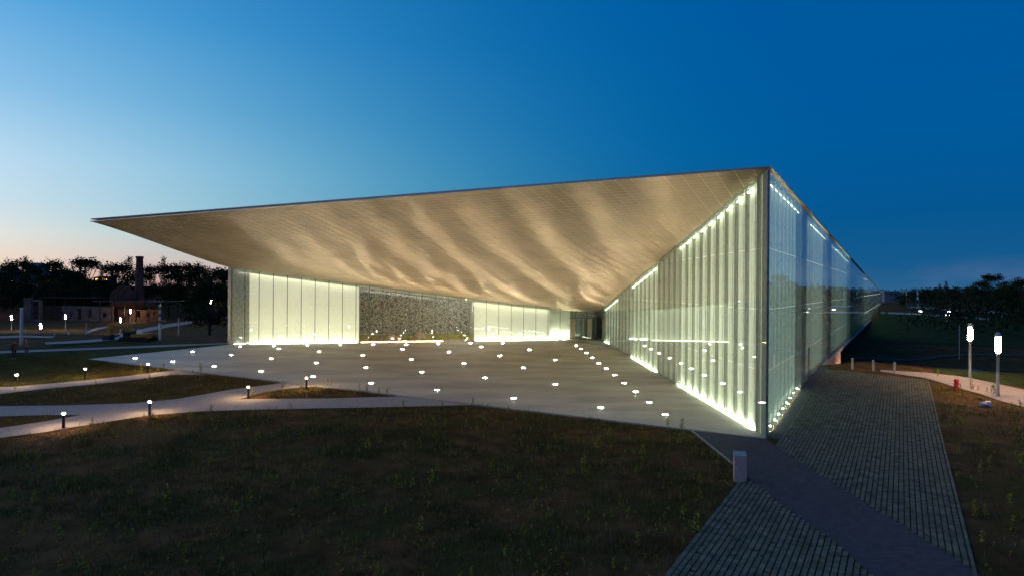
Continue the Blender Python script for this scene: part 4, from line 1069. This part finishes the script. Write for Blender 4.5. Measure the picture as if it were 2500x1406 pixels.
house('house', 92, 152, 663, 675, 700, 300, 'house_red', 'house_blue', 'red brick house with a blue roof below the domed tree', [(119, 686, .5, .5, 'flood_light')])
house('house', 62, 92, 641, 650, 690, 320, 'house_white', 'house_blue', 'house with a pointed blue roof between tree crowns', [])
house('house', 22, 48, 678, 684, 696, 322, 'house_white', 'house_blue', 'low shed with two bright lit windows at the tree foot', [(29, 688, 1.3, 1.0, 'house_light'), (40, 689, 1.0, .8, 'house_light')])
house('house', 166, 178, 662, 668, 690, 330, 'house_white', 'house_blue', 'small pale blue house in the gap beside the little conifer', [])
house('house', 228, 262, 674, 678, 690, 330, 'house_red', 'house_red', 'dark house with glowing orange lamps under its eaves', [(236, 682, 1.1, .7, 'flood_light'), (252, 682, 1.1, .7, 'flood_light'), (260, 682.5, .4, .4, 'flood_light')])

# ------------------------------------------------------------------ excavator
ex = gp(338, 831); EX = empty('excavator', ex); Y = ex.y
def bxp(name, pxa, pxb, ya, yb, w, mat, off=0.):
    p0 = Wp(pxa, yb, Y); p1 = Wp(pxb, ya, Y); m = MB(); m.box((p0.x+p1.x)/2, Y+off, (p0.z+p1.z)/2, abs(p1.x-p0.x), w, abs(p1.z-p0.z)); return m.mk(name, mat, EX)
for sgn in (-1, 1):
    m = MB(); p0 = Wp(312, 829, Y); p1 = Wp(362, 829, Y); r_ = .42; pr = []
    for k in range(10): a_ = math.pi/2+math.pi*k/9; pr.append((p0.x+r_*math.cos(a_), p0.z+r_*math.sin(a_)))
    for k in range(10): a_ = -math.pi/2+math.pi*k/9; pr.append((p1.x+r_*math.cos(a_), p1.z+r_*math.sin(a_)))
    yy = Y+sgn*1.1; n_ = len(pr); m.add([(x, yy-.28, z) for x, z in pr]+[(x, yy+.28, z) for x, z in pr], [tuple(range(n_)), tuple(range(2*n_-1, n_-1, -1))]+[(i, n_+i, n_+(i+1) % n_, (i+1) % n_) for i in range(n_)]); m.mk('track', 'rubber', EX)
bxp('engine_housing', 333, 364, 814, 825, 2.6, 'yellow_paint')
cab = bxp('cab', 314, 332, 808, 825, 1.3, 'dark_metal', -.6)
bxp('cab_window', 316, 330, 810, 817, 1.34, 'dark_glass', -.6)
def bar(name, pts, r0, r1):
    m = MB()
    for k in range(len(pts)-1):
        f0 = k/(len(pts)-1); f1 = (k+1)/(len(pts)-1)
        m.tube(tuple(Wp(*pts[k], Y+.3)), tuple(Wp(*pts[k+1], Y+.3)), r0+(r1-r0)*f0, r0+(r1-r0)*f1, 6)
    return m.mk(name, 'yellow_paint', EX)
bar('boom', [(326, 811), (315, 802), (298, 796), (270, 793)], .42, .30)
bar('arm', [(268, 791), (270, 806), (269, 826)], .34, .26)
m = MB(); q = Wp(267, 829, Y+.3); m.hexa([(q.x-.7, Y-.2, q.z-.3), (q.x+.3, Y-.2, q.z-.4), (q.x+.3, Y+.8, q.z-.4), (q.x-.7, Y+.8, q.z-.3)], [(q.x-.5, Y-.2, q.z+.5), (q.x+.4, Y-.2, q.z+.6), (q.x+.4, Y+.8, q.z+.6), (q.x-.5, Y+.8, q.z+.5)]); m.mk('bucket', 'dark_metal', EX)
tag(EX, 'yellow excavator with raised boom and dark cab parked below the ruins', 'excavator')

# ------------------------------------------------------------------ people
def person(px_, py_, label, tones, lean):
    g_ = gp(px_, py_); me = bpy.data.meshes.new('person')
    J = {'pel': (0, 0, .95), 'sp': (0, .01, 1.2), 'ch': (lean, 0, 1.38), 'nk': (lean, 0, 1.52), 'hd': (lean+.01, -.02, 1.62), 'ht': (lean+.01, -.01, 1.72),
         'hl': (-.1, 0, .88), 'kl': (-.11, -.06, .5), 'al': (-.11, .04, .09), 'tl': (-.12, -.12, .05), 'hr': (.1, 0, .88), 'kr': (.12, .03, .5), 'ar': (.12, .10, .09), 'tr': (.13, -.05, .05),
         'sl': (-.19+lean, 0, 1.42), 'el': (-.25, .04, 1.15), 'wl': (-.22, -.08, .93), 'fl': (-.21, -.12, .84), 'sr': (.19+lean, 0, 1.42), 'er': (.26, .03, 1.15), 'wr': (.22, -.10, .95), 'fr': (.21, -.14, .86)}
    Rr = {'pel': .15, 'sp': .14, 'ch': .165, 'nk': .06, 'hd': .095, 'ht': .085, 'hl': .10, 'kl': .07, 'al': .05, 'tl': .045, 'hr': .10, 'kr': .07, 'ar': .05, 'tr': .045, 'sl': .075, 'el': .05, 'wl': .038, 'fl': .04, 'sr': .075, 'er': .05, 'wr': .038, 'fr': .04}
    E = [('pel', 'sp'), ('sp', 'ch'), ('ch', 'nk'), ('nk', 'hd'), ('hd', 'ht'), ('pel', 'hl'), ('hl', 'kl'), ('kl', 'al'), ('al', 'tl'), ('pel', 'hr'), ('hr', 'kr'), ('kr', 'ar'), ('ar', 'tr'), ('ch', 'sl'), ('sl', 'el'), ('el', 'wl'), ('wl', 'fl'), ('ch', 'sr'), ('sr', 'er'), ('er', 'wr'), ('wr', 'fr')]
    K = list(J); me.from_pydata([J[k] for k in K], [(K.index(a), K.index(b)) for a, b in E], [])
    o = link(bpy.data.objects.new('person', me)); sk = o.modifiers.new('skin', 'SKIN'); o.modifiers.new('sub', 'SUBSURF').levels = 1; o.modifiers['sub'].render_levels = 2
    for i, k in enumerate(K): d_ = me.skin_vertices[0].data[i]; d_.radius = (Rr[k], Rr[k]*(.75 if k in ('ch', 'sp', 'pel') else 1)); d_.use_root = (k == 'pel')
    nm = 'clothes_%d' % px_; m, N, L, oo = newmat(nm); p = N.new('ShaderNodeBsdfPrincipled'); p.inputs['Roughness'].default_value = .9; L.new(p.outputs[0], oo.inputs[0])
    t_ = N.new('ShaderNodeTexCoord'); s_ = N.new('ShaderNodeSeparateXYZ'); L.new(t_.outputs['Object'], s_.inputs[0]); dv_ = N.new('ShaderNodeMath'); dv_.operation = 'DIVIDE'; dv_.inputs[1].default_value = 1.8; L.new(s_.outputs['Z'], dv_.inputs[0])
    r_ = N.new('ShaderNodeValToRGB'); cr = r_.color_ramp; cr.interpolation = 'CONSTANT'
    st_ = [(0, tones[2]), (.06, tones[1]), (.53, tones[0]), (.855, (.35, .22, .17)), (.93, (.04, .03, .02))]
    while len(cr.elements) < 5: cr.elements.new(.5)
    for el, (a_, b_) in zip(cr.elements, st_): el.position = a_; el.color = (*b_, 1)
    L.new(dv_.outputs[0], r_.inputs[0]); L.new(r_.outputs[0], p.inputs['Base Color']); me.materials.append(m)
    o.location = (g_.x, g_.y, g_.z); o.rotation_euler.z = R(50 if lean > 0 else -30); tag(o, label, 'person'); return o
person(34, 877, 'person in dark clothes and white shoes standing on the lawn', ((.06, .035, .025), (.015, .015, .018), (.6, .6, .62)), .03)
person(65, 869, 'person in a light brown top and grey trousers on the lawn', ((.22, .13, .10), (.08, .08, .09), (.1, .1, .1)), -.02)

# ------------------------------------------------------------------ right background
# parked car
cp = gp(2335, 776); CAR = empty('parked_car', cp); cxr, cyr, czr = cp
prof = [(-2.1, .35), (-2.12, .75), (-1.35, .92), (-.75, 1.42), (.75, 1.45), (1.45, .98), (2.08, .88), (2.12, .35)]
m = MB(); n_ = len(prof); m.add([(cxr+x, cyr-.85+(.12 if z > 1 else 0), czr+z) for x, z in prof]+[(cxr+x, cyr+.85-(.12 if z > 1 else 0), czr+z) for x, z in prof], [tuple(range(n_)), tuple(range(2*n_-1, n_-1, -1))]+[(i, n_+i, n_+(i+1) % n_, (i+1) % n_) for i in range(n_)]); m.mk('body', 'car_paint', CAR)
m = MB(); m.add([(cxr+x, cyr-.80, czr+z) for x, z in ((-1.2, .95), (-.68, 1.34), (.70, 1.36), (1.25, .98))], [(0, 3, 2, 1)]); m.mk('side_window', 'dark_glass', CAR)
for wx in (-1.3, 1.3):
    for wy in (-.8, .8):
        m = MB(); m.tube((cxr+wx, cyr+wy-.1, czr+.32), (cxr+wx, cyr+wy+.1, czr+.32), .32, .32, 14); w_ = m.mk('wheel', 'rubber', CAR); m = MB(); m.tube((cxr+wx, cyr+wy-.115, czr+.32), (cxr+wx, cyr+wy-.10, czr+.32), .2, .2, 10); m.mk('rim', 'metal', w_)
for wy in (-.6, .6):
    m = MB(); m.box(cxr-2.13, cyr+wy, czr+.68, .08, .3, .16); m.mk('headlight', 'headlight', CAR)
tag(CAR, 'dark parked car on the far road with a light at its nose', 'car')
# low lit fixtures by the road
for px_, py_, lb in ((2247, 761, 'low glowing roadside light on the far kerb'), (2316, 762, 'low glowing light just in front of the parked car')):
    p = gp(px_, py_+6); o = empty('road_light', p); m = MB(); m.box(p.x, p.y, p.z+.35, .2, .2, .75); m.mk('post', 'dark_metal', o)
    m = MB(); m.box(p.x, p.y, p.z+.82, .7, .4, .2); m.mk('lens', 'headlight', o); tag(o, lb, 'road light')
# picnic table against the facade's far end
p = gp(2156, 767); o = empty('picnic_table', p); m = MB(); m.box(p.x, p.y, p.z+.75, 2.6, .9, .1); m.mk('table_top', 'dark_metal', o)
for sx in (-.9, .9):
    m = MB(); m.box(p.x+sx, p.y, p.z+.33, .15, .7, .75); m.mk('leg', 'dark_metal', o)
for sy in (-.75, .75):
    m = MB(); m.box(p.x, p.y+sy, p.z+.45, 2.6, .3, .08); m.mk('bench', 'dark_metal', o)
tag(o, 'dark picnic table beside the far end of the long facade', 'picnic table')
# grey slab building and sports frame
a_ = Wp(2156, 745, 290); b_ = Wp(2186, 712, 290); o = empty('slab_building', (a_.x, 290, a_.z)); m = MB(); g_ = G(a_.x, 290)
m.box((a_.x+b_.x)/2+2, 296, (g_-1+b_.z)/2, b_.x-a_.x+3, 12, b_.z-g_+1); m.mk('wall', 'house_white', o); m = MB(); m.box((a_.x+b_.x)/2+2, 296, b_.z+.15, b_.x-a_.x+3.6, 12.6, .3); m.mk('roof', 'roof', o)
m = MB(); q = Wp(2207, 713, 288); m.box(q.x, 288, q.z, 2.6, .3, .5); sg = m.mk('notice_board', 'white_plastic'); tag(sg, 'small pale board far off beside the grey slab building', 'board')
m = MB(); g_ = G(q.x, 288); m.box(q.x, 288.3, (g_+q.z)/2, .2, .2, q.z-g_); m.mk('post', 'pole_metal', sg)
tag(o, 'grey blue slab building beyond the far end of the museum', 'building')
